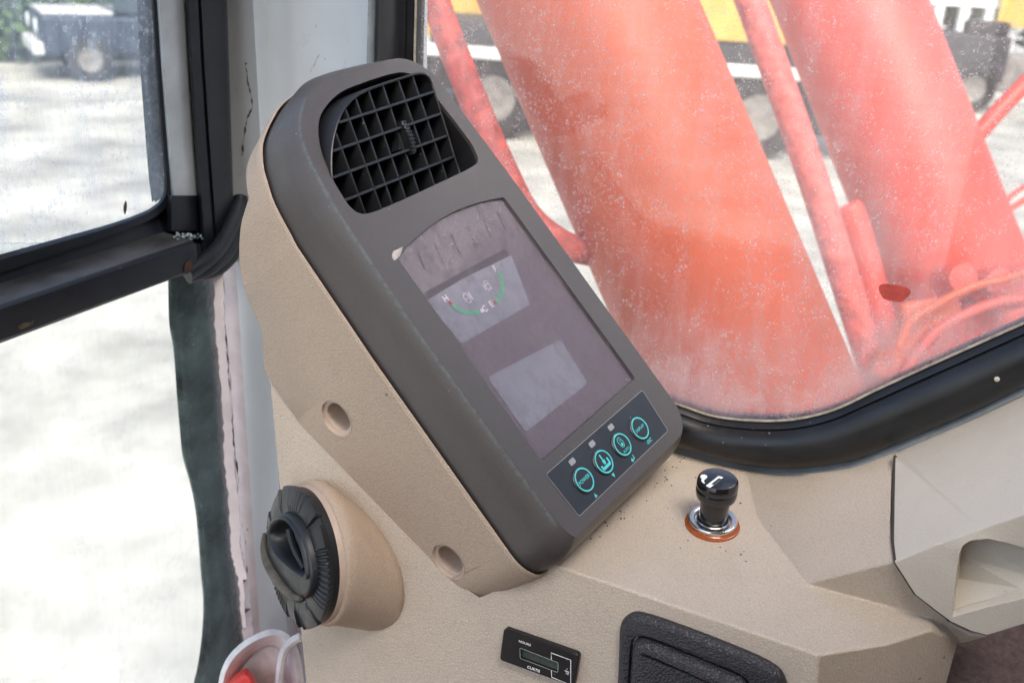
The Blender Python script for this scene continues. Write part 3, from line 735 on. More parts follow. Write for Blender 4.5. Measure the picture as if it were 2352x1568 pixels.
OV = [(245, 330), (195, 352), (163, 400), (152, 465), (172, 545), (215, 630), (285, 705), (360, 768), (425, 815), (458, 825), (468, 790), (455, 700), (425, 575), (385, 465), (335, 385), (290, 340)]
m = MB()
l = m.loft([dl_(KN, h, 3, s_) for h, s_ in ((-.014, .99), (-.002, 1.0), (.0025, .985), (.0042, .95), (.0046, .90))])
k_ = m.add(dl_(OV, .0046, 3, 1.03)); m.fill([l[-1], k_])
o_l = [k_] + [m.add(dl_(OV, h, 3, s_)) for h, s_ in ((.0062, 1.0), (.0066, .95), (.0058, .90), (.0020, .84), (-.006, .74), (-.012, .5))]
for a_, b_ in zip(o_l, o_l[1:]): m.bridge(a_, b_)
m.face(o_l[-1]); m.build('knob', M['dial'], dial, auto=50)
m = MB(); pts = [DF.P(*DF.uv(dc(*p), .005), .0048) for p in ((116, 470), (110, 560), (124, 650), (165, 745), (232, 850), (300, 930), (352, 972), (405, 985))]
pts = cat_rom([tuple(p) for p in pts], 5, False)
m.tube(pts, [.0012 + .0022 * math.sin(math.pi * (k + 1) / (len(pts) + 1)) for k in range(len(pts))], 10); m.build('grip_bar', M['dial_dust'], dial)
m = MB(); pts = [tuple(DF.P(*DF.uv(dc(*p), .0), .001)) for p in ((330, 425), (345, 500), (375, 590), (420, 680), (455, 740))]
m.tube(cat_rom(pts, 5, False), .0022, 8); m.build('inner_rib', M['dial'], dial)

# ================================================================ cigarette lighter
def c6(x, y): return ((2600 + x / 2) / 1.7415, (1800 + y / 2) / 1.7415)
LC = DK.at(c6(497, 598))
lx_ = (cr - DKn * cr.dot(DKn)).normalized()
LF = Frame(LC, lx_, DKn.cross(lx_))
k = (LC - CAM).dot(cw) / 3982 / .604 * .604
ks = (LC - CAM).dot(cw) / .604
light = thing('cigarette_lighter', LC, 'black push-in cigarette lighter with chrome collar and orange ring', 'lighter')
def lathe_part(name, prof, mat, par=None, n=56, **kw):
    m = MB(); m.lathe(LF, [(r * mm * ks, h * mm * ks) for r, h in prof], n, 0, **kw); return m.build(name, mat, par or light, auto=35)
lathe_part('orange_ring', [(16.2, -1), (16.6, .6), (16.4, 1.4), (15.6, 1.7), (15.5, 2.2), (15, 2.6), (13, 2.6)], M['amber'])
lathe_part('collar', [(14.3, 2), (14.7, 3), (14.7, 4.6), (14.2, 5.3), (13.2, 5.6), (11.6, 5.4), (10.9, 4.8), (10.7, 2.5), (9.9, 2.4), (9.8, 4.4), (9.2, 4.8), (8.4, 4.4)], M['chrome'])
lathe_part('stem', [(9.4, 3), (9.2, 4.6), (8.6, 7), (8.4, 10), (8.6, 14), (9.0, 19), (8.8, 20.5)], M['black_gloss'])
knob = lathe_part('knob', [(8.4, 20.2), (10.4, 20.6), (11.8, 21.8), (12.25, 23.6), (12.3, 28), (12.2, 28.2), (12.28, 28.5), (12.25, 31), (11.9, 33), (11.0, 34.2), (9.6, 34.65), (.001, 34.7)], M['black_gloss'])
TF = Frame(LF.P(0, 0, 34.9 * mm * ks), LF.x, LF.y)
m = MB()
def tp(x, y):   # measured on the enlargement, relative to the knob top centre
    q = TF.uv(c6(x, y)); return q
outer_ = [tp(447, 283), tp(548, 205), tp(587, 215), tp(480, 300)]; inner_ = [tp(490, 270), tp(550, 222), tp(572, 228), tp(512, 276)]
for q0, q1 in ((0, 1), (1, 2), (2, 3), (3, 0)):
    m.face(m.add([TF.P(*outer_[q0]), TF.P(*outer_[q1]), TF.P(*inner_[q1]), TF.P(*inner_[q0])]))
sm = [tp(*p) for p in ((402, 210), (412, 195), (435, 193), (455, 202), (458, 216), (445, 228), (434, 236), (432, 250), (440, 262), (432, 266), (415, 252), (410, 238), (416, 226), (405, 220))]
m.fill([m.add([TF.P(*p) for p in sm])]); m.build('cigarette_symbol', M['white_print'], knob, smooth=False)

m = MB(); rnd = random.Random(21)
for k in range(70):
    if k < 45: t = rnd.random(); p = (1572 - t * 290 + rnd.gauss(8, 9), 1040 + t * 250 + rnd.gauss(9, 8))
    else: p = (rnd.gauss(1640, 60), rnd.gauss(1190, 50))
    q = DK.at(p, .0004); r_ = rnd.uniform(.0002, .0009); fr = Frame(q, V((rnd.uniform(-1, 1), rnd.uniform(-1, 1), 0)), DKn.cross(V((rnd.uniform(-1, 1), rnd.uniform(-1, 1), 0))) + V((.01, .02, .1)))
    m.loft([[fr.P(x, y, h_) for x, y in circ((0, 0), r_ * s_, 5, r_ * s_ * .7)] for s_, h_ in ((.5, -r_ * .5), (1, 0), (.4, r_ * .4))], 0, True, True, True)
m.build('dirt_crumbs', M['seam'], console, smooth=False, kind='stuff')

# ================================================================ hour meter in the fascia
def c4(x, y): return ((1900 + x / 3) / 1.7415, (2400 + y / 3) / 1.7415)
HW = .0042
tl_, tr_ = BC.uv(c4(350, 352), HW), BC.uv(c4(1234, 662), HW); bl_ = BC.uv(c4(360, 728), HW)
ex = V((tr_[0] - tl_[0], tr_[1] - tl_[1], 0)); ey = V((bl_[0] - tl_[0], bl_[1] - tl_[1], 0))
hw_, hh_ = ex.length, ey.length
HM = Frame(BC.P(*tl_, 0), BC.x * ex.x + BC.y * ex.y, -(BC.x * ey.x + BC.y * ey.y))
meter = thing('hour_meter', HM.P(hw_ / 2, -hh_), 'small black rectangular hour meter with narrow display set in the fascia', 'meter')
def hp(x, y, w=HW): return HM.uv(c4(x, y), w)
lcdq = rpoly([hp(540, 565), hp(543, 690), hp(995, 862), hp(1000, 745)], .0008, 3)
if sum(a[0] * b[1] - b[0] * a[1] for a, b in zip(lcdq, lcdq[1:] + lcdq[:1])) < 0: lcdq = lcdq[::-1]
m = MB(); fo = rpoly([(0, -hh_), (hw_, -hh_), (hw_, 0), (0, 0)], .0018, 4)
l = m.loft([[HM.P(u, v, w_) for u, v in pp] for pp, w_ in ((offs(fo, .0006), -.002), (offs(fo, .0006), HW - .001), (fo, HW))])
h_ = m.add([HM.P(u, v, HW) for u, v in lcdq]); m.fill([l[-1], h_]); h2 = m.add([HM.P(u, v, HW - .0022) for u, v in lcdq]); m.bridge(h_, h2)
m.build('case', M['meter'], meter, auto=30)
m = MB(); m.prism(HM, offs(lcdq, .0002), HW - .003, HW - .0021); lcd = m.build('display', M['lcd_green'], meter, smooth=False)
m = MB()
for i in range(6):
    a = V((*hp(600 + i * 62, 632 + i * 24, HW - .002), 0)); s_ = .0013
    strokes(m, HM, [[(a.x - s_, a.y + 2 * s_), (a.x + s_, a.y + 2 * s_), (a.x + s_, a.y - 2 * s_), (a.x - s_, a.y - 2 * s_), (a.x - s_, a.y + 2 * s_)]], .0003, HW - .0021)
m.build('digits', plain('faint_digits', (.062, .08, .067), .4), lcd, smooth=False)
m = MB(); strokes(m, HM, [[*lcdq, lcdq[0]]], .0004, HW); m.build('display_edge', plain('bright_edge', (.30, .33, .30), .2), meter, smooth=False)
m = MB()
strokes(m, HM, [[hp(918, 705), hp(915, 626), hp(1150, 712), hp(1150, 1010), hp(922, 918), hp(918, 830)]], .0005, HW)
u, v = hp(598, 510); text(m, HM, 'HOURS', u, v, .0019, HW + .0002, bold=.00003, sx=1.2)
u, v = hp(705, 822); text(m, HM, 'CURTIS', u, v, .0024, HW + .0002, bold=.00006, sx=1.0)
u, v = hp(1105, 822); text(m, HM, '1', u, v, .0016, HW + .0002, bold=.00003)
u, v = hp(1106, 874); text(m, HM, '10', u, v, .0018, HW + .0002, bold=.00003, sx=1.1)
strokes(m, HM, [[hp(1078, 838), hp(1130, 858)]], .0004, HW)
m.build('meter_print', M['white_print'], meter, smooth=False)

# ================================================================ ashtray in the fascia
AW = .004
AO = [(1420.8, 1568), (1424, 1490), (1426, 1446), (1434, 1427), (1455.6, 1414.7), (1487.8, 1420), (1573.6, 1449.5), (1670, 1487), (1734, 1514), (1772, 1534), (1790, 1550), (1800, 1575)]
AI = [(1449, 1568), (1452, 1520), (1456, 1478), (1463, 1466), (1478, 1464), (1500, 1470), (1571, 1498), (1660, 1534), (1700, 1552), (1716, 1566), (1724, 1590)]
def ext(l, w_):
    q = [BC.uv(p, w_) for p in l]; lo = q[0][1] - .05
    q = cat_rom(q, 4, False); return q + [(q[-1][0] + .004, lo), (q[0][0] + .0004, lo)]
ao, ai = ext(AO, AW), ext(AI, AW)
def ccw(l): return l if sum(a[0] * b[1] - b[0] * a[1] for a, b in zip(l, l[1:] + l[:1])) > 0 else l[::-1]
ao, ai = ccw(ao), ccw(ai)
ash = thing('ashtray', BC.P(ao[0][0], min(v for u, v in ao)), 'black grained ashtray with raised lid set in the fascia, right of the hour meter', 'ashtray')
m = MB()
l = m.loft([[BC.P(u, v, w_) for u, v in pp] for pp, w_ in ((offs(ao, .001), -.003), (offs(ao, .0012), .0012), (offs(ao, .0004), .0038), (offs(ao, -.0012), .0052), (offs(ao, -.003), .0056))])
h_ = m.add([BC.P(u, v, .0050) for u, v in offs(ai, .0016)]); m.fill([l[-1], h_]); h1 = m.add([BC.P(u, v, .0035) for u, v in offs(ai, .0012)]); m.bridge(h_, h1); h2 = m.add([BC.P(u, v, -.004) for u, v in offs(ai, .001)]); m.bridge(h1, h2)
m.build('ashtray_frame', M['ash'], ash, auto=40)
m = MB(); m.loft([[BC.P(u, v, w_) for u, v in pp] for pp, w_ in ((ai, -.005), (ai, .0055), (offs(ai, -.0015), .0082), (offs(ai, -.0035), .0094), (offs(ai, -.007), .0098))], 0, True, False, True)
m.build('lid', M['ash'], ash, auto=50)

# ================================================================ pale trim panel right of the seam
trim = thing('trim_panel', dkP((2200, 1400), -.1), 'pale cream trim panel with a moulded hand recess, right of the seam', 'trim panel')
def k3(x, y): return ((3000 + x / 1.0957) / 1.7415, (1300 + y / 1.0957) / 1.7415)
tb = [wnP(p, .001) for p in ((2059, 1035), (2142, 999), (2247, 955), (2352, 905), (2480, 848))]
t_st = [dkP((x + 1.8, y), HS + .0012) for x, y in ((2054, 1050), (2052, 1085), (2050, 1170), (2048, 1240), (2054, 1290))]
tbl = t_st[-1]
# lower edge of the top face runs parallel to the window line as measured
te = [k3(620, 1030), k3(820, 960), k3(1010, 895), k3(1201, 830), k3(1420, 755)]
# plane of the top face through the seam foot and the window line
tpn = (tb[3] - tbl).cross(tb[0] - tbl).normalized()
te3 = [tbl] + [hit(p, tbl, tpn) for p in te[1:]]
m = MB()
ib = m.add(tb); ist = m.add(t_st); ie = m.add(te3[1:])
m.face([*ib[::-1], *ist, *ie])
# front face, leaning back under the edge, with the recess
fd = (te3[3] - te3[0]).normalized(); fn = fd.cross(UP).normalized()
if fn.dot(cw) > 0: fn = -fn
fn = (fn + UP * -.10).normalized()
FP = Frame(te3[0], fd, fn.cross(fd))
fe = [FP.at(p) for p in (k3(640, 1048), k3(725, 1180), k3(800, 1238), k3(880, 1298), k3(960, 1335), k3(1040, 1357), k3(1201, 1308), k3(1420, 1240))]
ife = m.add(fe)
rec = [k3(887, 1276), k3(893, 1200), k3(905, 1090), k3(918, 1000), k3(935, 965), k3(965, 945), k3(1040, 936), k3(1120, 952), k3(1201, 975), k3(1330, 1020), k3(1330, 1160), k3(1201, 1195), k3(1040, 1234)]
rq = [FP.at(p) for p in rec]; ir = m.add(rq)
m.fill([[ist[-1], *ife, ie[-1], *ie[-2::-1]], ir])
cenr = sum(rq, V((0, 0, 0))) / len(rq)
inn_ = [cenr + (q - cenr) * .96 - FP.z * .004 for q in rq]
inn2 = [cenr + (q - cenr) * (.90 if i not in (0, 12) else .985) - FP.z * (.016 if i not in (0, 11, 12, 10) else .006) for i, q in enumerate(rq)]
a_ = m.add(inn_); m.bridge(ir, a_); b_ = m.add(inn2); m.bridge(a_, b_); m.fill([b_])
sk_ = [ib[0], *ist[:-1]]
sk2 = m.add([m.v[i] + DN * .02 + H * .001 for i in sk_]); m.bridge(sk_, sk2, 0, False)
# return behind the lower edge
rt = m.add([q - FP.z * .03 for q in fe]); m.bridge(ife, rt, closed=False)
m.build('panel_skin', M['cream'], trim, bevel=.006, seg=5, angle=20)
m = MB(); sp = [t_st[0], *t_st[1:], *fe[:6]]
m.tube([q - fn * .0016 + DN * .0004 for q in sp], .0011, 6); m.build('seam_gap', M['seam'], trim)
m = MB(); q_ = [FP.at(p, -.012) for p in ((2050, 1285), (2075, 1270), (2150, 1340), (2250, 1420), (2262, 1462), (2190, 1452), (2130, 1412), (2075, 1345))]; i_ = m.add(q_); m.fill([i_]); j_ = m.add([q - FP.z * .004 for q in q_]); m.bridge(i_, j_); m.build('seam_backing', M['seam'], trim)
# beige lip and nose side seen below the trim
m = MB(); A = [FP.at(k3(870, 1305), -.008), FP.at(k3(960, 1348), -.008), FP.at(k3(1052, 1366), -.008), FP.at(k3(990, 1385), -.012), FP.at(k3(905, 1405), -.016), FP.at(k3(860, 1370), -.014)]
i0_ = m.add(A); i1_ = m.add([q - FP.z * .012 for q in A]); m.face(i0_); m.bridge(i0_, i1_); m.build('console_lip', M['beige_deck'], console, bevel=.002)

# ================================================================ side window: pane, rubber seal, painted flange
winth = thing('side_window', wnP((1500, 960)), 'dusty scratched side window in a thick black rubber seal, red cylinders behind', 'window')
INNER = [(958, -420), (957, -150), (957, 0), (954, 140), (957, 330), (990, 560), (1080, 740), (1230, 855), (1400, 905), (1535, 921), (1635, 953), (1728, 964), (1821, 962), (1915, 940), (2008, 896.5), (2102, 853), (2226, 797), (2352, 741), (2560, 650)]
OUTER = [(868, -430), (867, -150), (867, 0), (864, 140), (862, 340), (880, 600), (960, 830), (1130, 965), (1350, 1015), (1555, 1022), (1634, 1046), (1708, 1064), (1800, 1074), (1880, 1069), (1965, 1054), (2058, 1018), (2247, 938), (2352, 886), (2575, 790)]
ci = cat_rom(INNER, 5, False); co_ = cat_rom(OUTER, 5, False)
m = MB(); loops = []
for t, hgt in ((-.02, -.010), (0, .0), (.05, .0042), (.12, .0058), (.145, .0046), (.17, .0068), (.26, .0102), (.45, .0125), (.7, .0125), (.88, .009), (.97, .004), (1.0, .0), (1.0, -.006)):
    loops.append([wnP((a[0] + (b[0] - a[0]) * t, a[1] + (b[1] - a[1]) * t), 0) + WN.z * hgt for a, b in zip(ci, co_)])
m.loft(loops, 0, False); m.build('rubber_seal', M['seal'], winth, auto=60)
m = MB(); e0 = [wnP(p, .0008) for p in ci]; m.tube([q + WN.z * .001 for q in e0], .0009, 6); m.build('sealant_bead', plain('sealant', (.34, .31, .26), .8, var=.4, vscale=150), winth)
m = MB()
e1 = [wnP(p, -.001) for p in co_]; fl_ = []
FLN = cat_rom([(846, -430), (845, -150), (845, 0), (842, 140), (840, 340), (860, 620), (950, 860), (1130, 1000), (1340, 1050), (1555, 1046), (1634, 1063), (1708, 1079), (1800, 1091), (1880, 1087), (1965, 1072), (2058, 1037), (2247, 956), (2352, 906), (2575, 806)], 5, False)
m.loft([e1, [wnP(p, .0035) for p in FLN], [wnP(p, -.006) for p in FLN]], 0, False); m.build('painted_flange', M['greypaint'], winth, auto=60)
q = wnP((2290, 853), .0); fr = Frame(q + WN.z * .0128, WN.x, WN.y); m = MB(); m.lathe(fr, [(.0016, -.001), (.0015, .0002), (.0008, .0006), (.0001, .0006)], 14); m.build('paint_drop', plain('cream_drop', (.5, .46, .38), .6), winth)
# pane
far = [(2600, 640), (2700, -420)]
ring_ = [wnP(p, -.004) for p in ci[::1]] + [wnP(p, -.004) for p in far]
m = MB(); a_ = m.add(ring_); m.fill([a_]); 
# denser grid so the smear along the bottom edge can be stored per vertex
m = MB()
nn = len(ci); rows = []
for j, t in enumerate((0, .04, .09, .15, .25, .45, .75, 1)):
    row = []
    for i, p in enumerate(ci):
        # towards the middle of the pane
        tx = (1750 + (p[0] - 1500) * .55, -500)
        row.append(wnP((p[0] + (tx[0] - p[0]) * t, p[1] + (tx[1] - p[1]) * t), -.004))
    ids_ = m.add(row); rows.append(ids_)
    for i, q in zip(ids_, ci): 
        m.wear[i] = max(0, 1 - t / .16) * (1 if q[0] > 1400 else .15) * (.75 + .25 * math.sin(q[0] * .013))
for a_, b_ in zip(rows, rows[1:]): m.bridge(a_, b_, 0, False)
bk_ = MB()
gs = m.build('pane', M['glass_side'], winth, smooth=False)
sol = gs.modifiers.new('thick', 'SOLIDIFY'); sol.thickness = .005; sol.offset = 0
m = MB(); q = WN.uv(S(3575, 1173)); m.prism(WN, [(q[0] + .0085 * math.cos(a) * (1 + .15 * math.sin(3 * a)), q[1] + .0062 * math.sin(a) * (1 + .2 * math.cos(2 * a))) for a in [k * math.tau / 24 for k in range(24)]], -.0012, -.0008); m.build('paint_spot', plain('paint_spot', (.42, .06, .045), .5, var=.2, vscale=200), winth, smooth=False)

# ================================================================ front window, its frame and the corner pillar
def vp(p, w=0): return VF.at(p, w)
def z0(p, z): return atz(p, z)
pil = thing('cab_pillar', VF.at((640, 1400)), 'white painted corner pillar of the cab with grime-filled cracks', 'pillar')
# pillar section (points measured at mid height), swept along the vertical
base_y = 300
sec = [((488, base_y), .815), ((521, base_y), .812), ((560, base_y), .801), ((588, base_y), .790), ((597, base_y), .785), ((606, base_y), .790), ((617, base_y), .802), ((628, base_y), .806), ((655, base_y), .803), ((672, base_y), .800), ((690, base_y), .801), ((720, base_y), .806), ((800, base_y), .806), ((836, base_y), .80), ((848, base_y), .795), ((862, base_y), .792), ((885, base_y), .792)]
zW_ = (wnP((870, 300)) - CAM).dot(cw) + .012
sec = [(p, z if p[0] < 640 else z + (zW_ - .795) * (p[0] - 640) / 245) for p, z in sec]
LEAN = (DN + H * .02).normalized()
prof0 = [atz(p, z) for p, z in sec]
m = MB(); rows = []
for t in [-.6, -.3, -.1, 0, .1, .2, .3, .45, .6, .8]:
    rows.append([q + LEAN * t for q in prof0])
idr = [m.add(r) for r in rows]
for a_, b_ in zip(idr, idr[1:]):
    for i in range(len(a_) - 1): m.face((a_[i], a_[i + 1], b_[i + 1], b_[i]), 1 if i < 1 else 0)
bkr = [m.add([r[0] + E1 * .03 + H * -.06, r[-1] + E1 * .06]) for r in rows]
for (a_, b_), (c_, d_) in zip(zip(idr, idr[1:]), zip(bkr, bkr[1:])):
    m.face((a_[0], b_[0], d_[0], c_[0]), 1); m.face((a_[-1], b_[-1], d_[1], c_[1]), 0)
m.build('pillar_skin', [M['white'], M['pinkwhite']], pil, auto=50)
def onpil(p, zoff=-.0012):
    """point of the pillar skin seen at p (piecewise planar)"""
    for a, b in zip(prof0, prof0[1:]):
        nn_ = (b - a).cross(LEAN); q = hit(p, a, nn_); s_ = (q - a).dot((b - a)) / (b - a).length_squared
        if -.02 <= s_ <= 1.02: return q + (CAM - q).normalized() * -zoff
    return atz(p, .79)
def c8(x, y): return ((600 + x / 1.9865) / 1.7415, y / 1.9865 / 1.7415)
def crack(pts, r, seed):
    rnd = random.Random(seed); m = MB(); q = cat_rom(pts, 7, False)
    q = [(x + rnd.uniform(-1.2, 1.2), y) for x, y in q]
    rr = [r * rnd.choice((.05, .2, .4, .75, .1, .1)) for _ in q]
    m.tube([onpil(p, -.0003) for p in q], rr, 6); m.build('grime_crack', M['crack'], pil)
crack([c8(728, 0), c8(735, 90), c8(742, 190), c8(748, 270)], .0009, 1)
crack([c8(760, 500), c8(775, 640), c8(812, 830), c8(770, 960), c8(745, 1100), c8(735, 1230)], .0013, 2)
crack([c8(1245, 130), c8(1262, 200), c8(1250, 330)], .0005, 3)
crack([c8(1350, 430), c8(1300, 520), c8(1255, 610)], .0004, 4)
def d2c(x, y): return ((x / 1.0955) / 1.7415, (1300 + y / 1.0955) / 1.7415)
crack([d2c(985, 0), d2c(995, 130), d2c(1005, 260), d2c(1018, 420), d2c(1030, 560), d2c(1045, 690)], .0012, 5)
crack([d2c(1060, 860), d2c(1075, 950), d2c(1082, 1090)], .0008, 6)

front = thing('front_window', VF.at((300, 600)), 'black framed upper front window with a spotted dusty pane and wide sill rail', 'window')
def vline(p, t, sh=0): return vp(p, sh) + E1 * t
# profile of the right-hand stile: gasket, dusty inner face, black post
def stile(name, top_ps, bot_ps, mat, bev=.002, y0=-320, y1=None):
    pass
def band(name, cols, mat, par, smooth=True, sub=1, bev=0):
    """strip given by columns of (pixel, depth shift towards the cab) from top to bottom"""
    m = MB(); L = [m.add([vp(p, s_) for p, s_ in c]) for c in cols]
    for a_, b_ in zip(L, L[1:]): m.bridge(a_, b_, 0, False)
    return m.build(name, mat, par, smooth, bevel=bev, angle=20)
ys = [-330, -160, 0, 150, 300, 402]
gl_x = lambda y: 347.5 + 30.5 * (y / 410) ** 1.15 if y > 0 else 347.5 + y * .05
gk_x = lambda y: gl_x(y) + 12.5
gf_x = lambda y: gk_x(y) + 66 - y * .012
po_x = lambda y: 521.5 + y * .032
corner = [(377, 425), (374, 447), (364, 463), (347, 477), (328, 487), (256, 513), (128, 549), (0, 584.5), (-200, 640), (-420, 700)]
gpath = [(gl_x(y), y) for y in ys] + corner
gout = [(gk_x(y), y) for y in ys] + [(391, 432), (389, 462), (376, 482), (354, 500), (332, 511), (258, 541), (129, 584), (0, 627), (-200, 690), (-420, 757)]
gi, go = cat_rom(gpath, 4, False), cat_rom(gout, 4, False)
m = MB(); m.loft([[vp(p, -.004) for p in gi], [vp(p, .001) for p in gi], [vp((a[0] + (b[0] - a[0]) * .3, a[1] + (b[1] - a[1]) * .3), .0045) for a, b in zip(gi, go)], [vp(p, .005) for p in go], [vp(p, -.004) for p in go]], 0, False)
m.build('glazing_gasket', M['frame'], front, auto=50)
# pane
m = MB(); pz = [vp(p, 0) for p in gi] + [vp((-420, -330), 0)]
a_ = m.add(pz); m.fill([a_]); b_ = m.add([q - VF.z * .005 for q in pz]); m.fill([b_]); m.bridge(a_, b_)
m.build('upper_pane', M['glass_front'], front, smooth=False)
# dark edge strip of the sliding pane behind
m = MB(); st0 = cat_rom([(322, -330), (322, 0), (329, 150), (340, 300), (348, 400), (356, 466)], 4, False); st1 = cat_rom([(349, -330), (349, 0), (360, 150), (371, 300), (379, 402), (378, 450)], 4, False)
a_ = [vp(p, -.010) for p in st0]; b_ = [vp(p, -.010) for p in st1]
m.loft([a_, b_, [q - VF.z * .003 for q in b_], [q - VF.z * .003 for q in a_]], 0, False)
m.build('pane_edge_strip', plain('speckled_edge', (.11, .14, .20), .5, var=.75, vscale=260, specks=330, spcol=(.55, .62, .72)), front)
# stile: dusty face, black post
dusty = [[((gk_x(y) - 1, y), .004), ((gk_x(y) + 6, y), .010), ((gk_x(y) + 34, y), .012), ((gf_x(y) - 6, y), .012), ((gf_x(y) + 1, y), .006)] for y in ys + [440, 455]]
band('stile_face', list(map(list, zip(*dusty))), M['frame_grey'], front)
post = [[((gf_x(y) - 1, y), .002), ((gf_x(y) + 2, y), .016), ((gf_x(y) + 8, y), .020), ((gf_x(y) + 28, y), .021), ((gf_x(y) + 31, y), .018), ((gf_x(y) + 36, y), .021), ((po_x(y) - 8, y), .021), ((po_x(y) - 1, y), .016), ((po_x(y), y), -.02)] for y in ys + [440, 470, 500, 540, 600]]
band('stile_post', list(map(list, zip(*post))), M['frame'], front)
back_ = [[((gk_x(y) - 3 if y < 430 else 388 - (y - 430) * .62, y), -.006), ((po_x(y) - 4, y), -.006)] for y in ys + [440, 470, 500, 540, 570]]
band('stile_back', list(map(list, zip(*back_))), M['frame'], front)
foot = [[((gk_x(400) - 6, y), .004), ((gk_x(400) + 4, y), .013), ((gf_x(400) - 4, y), .015), ((gf_x(400) + 4, y), .009)] for y in (449, 455, 480, 512, 530)]
band('stile_foot', list(map(list, zip(*foot))), M['frame'], front)
# sill rail: shelf and face, swept along the window
def railpt(p, s_): return vp(p, s_)
def rail(name, secs, mat, t0, t1, par=front, n=2):
    m = MB(); l = [[q + E1 * t for q in secs] for t in (t0, t1)]
    m.loft(l, 0, False); return m
P0 = (308, 558); SB = .0
back0 = vp((328, 548), .003); edge = vp((308, 605), .034); low = vp((308, 678), .034)
# keep the shelf close to level
edge_r = (vp((451, 559), .034) - edge).dot(E1); low_r = (vp((440, 628), .034) - low).dot(E1)
ndir = V((VF.z.x, VF.z.y, 0)).normalized()
secs = [back0 - E1 * ((back0 - edge).dot(E1)) + UP * .011 - ndir * .004, back0 - E1 * ((back0 - edge).dot(E1)), edge - ndir * .004 + UP * .0010, edge - ndir * .001 - UP * .001, edge - UP * .005, low - E1 * ((low - edge).dot(E1)) + UP * .003, low - E1 * ((low - edge).dot(E1)) - ndir * .003, low - E1 * ((low - edge).dot(E1)) - ndir * .035]
m = MB(); ts = [-.75, -.5, -.25, -.1, 0, edge_r * .5, edge_r]
L = [m.add([q + E1 * t for q in secs]) for t in ts]
for a_, b_ in zip(L, L[1:]):
    for i in range(len(a_) - 1): m.face((a_[i], a_[i + 1], b_[i + 1], b_[i]), 1 if i == 1 else 0)
m.face(L[-1][::-1]); m.build('sill_rail', [M['frame'], M['shelf']], front, auto=35)
# debris, rust and cable at the inner corner
m = MB(); rnd = random.Random(5)
for k in range(46):
    p = (rnd.gauss(425, 14), rnd.gauss(543, 5)); q = vp(p, .012 + rnd.random() * .012) ; r_ = rnd.uniform(.0006, .0022)
    fr = Frame(q, V((rnd.uniform(-1, 1), rnd.uniform(-1, 1), rnd.uniform(-1, 1))), V((rnd.uniform(-1, 1), rnd.uniform(-1, 1), .3)))
    m.loft([[fr.P(x, y, h_) for x, y in circ((0, 0), r_ * s_, 6, r_ * s_ * .6)] for s_, h_ in ((.5, -r_ * .4), (1, 0), (.5, r_ * .4))], 0, True, True, True)
m.build('paint_flakes', plain('grey_flakes', (.30, .36, .40), .6, var=.5, vscale=300), front, smooth=False, kind='stuff')
cab_ = tag(MB().build if False else None, None) if False else None
m = MB(); cp = cat_rom([vp((548, 470), .02), vp((530, 520), .026), vp((505, 566), .030), (vp((470, 600), .032)), vp((428, 628), .030)], 6, False); m.tube(cp, .0062, 12)
m.tube(cat_rom([vp((552, 455), .012), vp((545, 520), .022), vp((522, 578), .026), vp((478, 616), .028), vp((432, 634), .024)], 6, False), .0060, 12)
m.tube(cat_rom([vp((560, 500), .010), vp((548, 560), .018), vp((510, 612), .024), vp((460, 632), .022)], 6, False), .0052, 12)
cb_ = m.build('cable_sleeve', M['frame'], None, origin=vp((440, 640), .03)); tag(cb_, 'black taped cable sleeves bent round the end of the sill rail', 'cable')
m = MB(); rp = [(424, 603), (436, 596), (441, 606), (439, 618), (430, 629), (421, 624)]
a_ = m.add([edge + E1 * ((vp(p, .034) - edge).dot(E1)) + UP * ((vp(p, .034) - edge).z) + ndir * .0006 for p in rp]); m.fill([a_]); m.build('rust_patch', M['rust'], front, smooth=False)
m = MB(); rp = [(38, 748), (52, 741), (70, 738), (76, 733), (74, 744), (58, 752), (44, 757)]
a_ = m.add([edge + E1 * ((vp(p, .034) - edge).dot(E1)) + UP * ((vp(p, .034) - edge).z) + ndir * .0006 for p in rp]); m.fill([a_]); m.build('mud_patch', M['soil'], front, smooth=False)

m = MB(); lp = [vp((x, y), .0008) for x, y in ((288, 461), (290, 470), (289, 482), (286, 492), (283, 482), (284, 470))]; i_ = m.add(lp); j_ = m.add([q + VF.z * .0008 for q in lp]); m.bridge(i_, j_); m.face(j_); m.build('stuck_seed', M['soil'], front, smooth=False)
lowf = thing('lower_front_window', VF.at((300, 1500)), 'lower front pane with wavy dark teal rubber edge below the black rail', 'window')
SL = [(384, 560), (386, 640), (389, 746), (398, 799), (406, 904), (414, 998), (419, 1045), (435, 1103), (448, 1166), (456, 1244), (461, 1313), (466.5, 1375), (464, 1454), (453, 1533), (445, 1568), (440, 1680)]
SR = [(484, 560), (489, 640), (494, 746), (500.6, 809), (508, 904), (513, 998), (515, 1045), (521, 1103), (527, 1166), (531, 1244), (542, 1313), (549, 1390), (556, 1454), (560, 1533), (562, 1568), (566, 1680)]
a_, b_ = cat_rom(SL, 5, False), cat_rom(SR, 5, False)
m = MB(); m.loft([[vp((x + (x2 - x) * t, y + (y2 - y) * t), h_) for (x, y), (x2, y2) in zip(a_, b_)] for t, h_ in ((0, -.012), (0, -.006), (.08, -.003), (.22, -.001), (.3, -.003), (.5, .0), (.75, .001), (.9, -.003), (1.0, -.010), (1.06, -.014))], 0, False)
m.build('rubber_edge', M['teal'], lowf, auto=60)
m = MB(); pz = [vp(p, -.010) for p in [(-420, 560)] + [(x + 40, y) for x, y in SL] + [(-420, 1680)]]; i_ = m.add(pz); m.fill([i_]); j_ = m.add([q - VF.z * .005 for q in pz]); m.fill([j_]); m.bridge(i_, j_)
m.build('lower_pane', M['glass_low'], lowf, smooth=False)
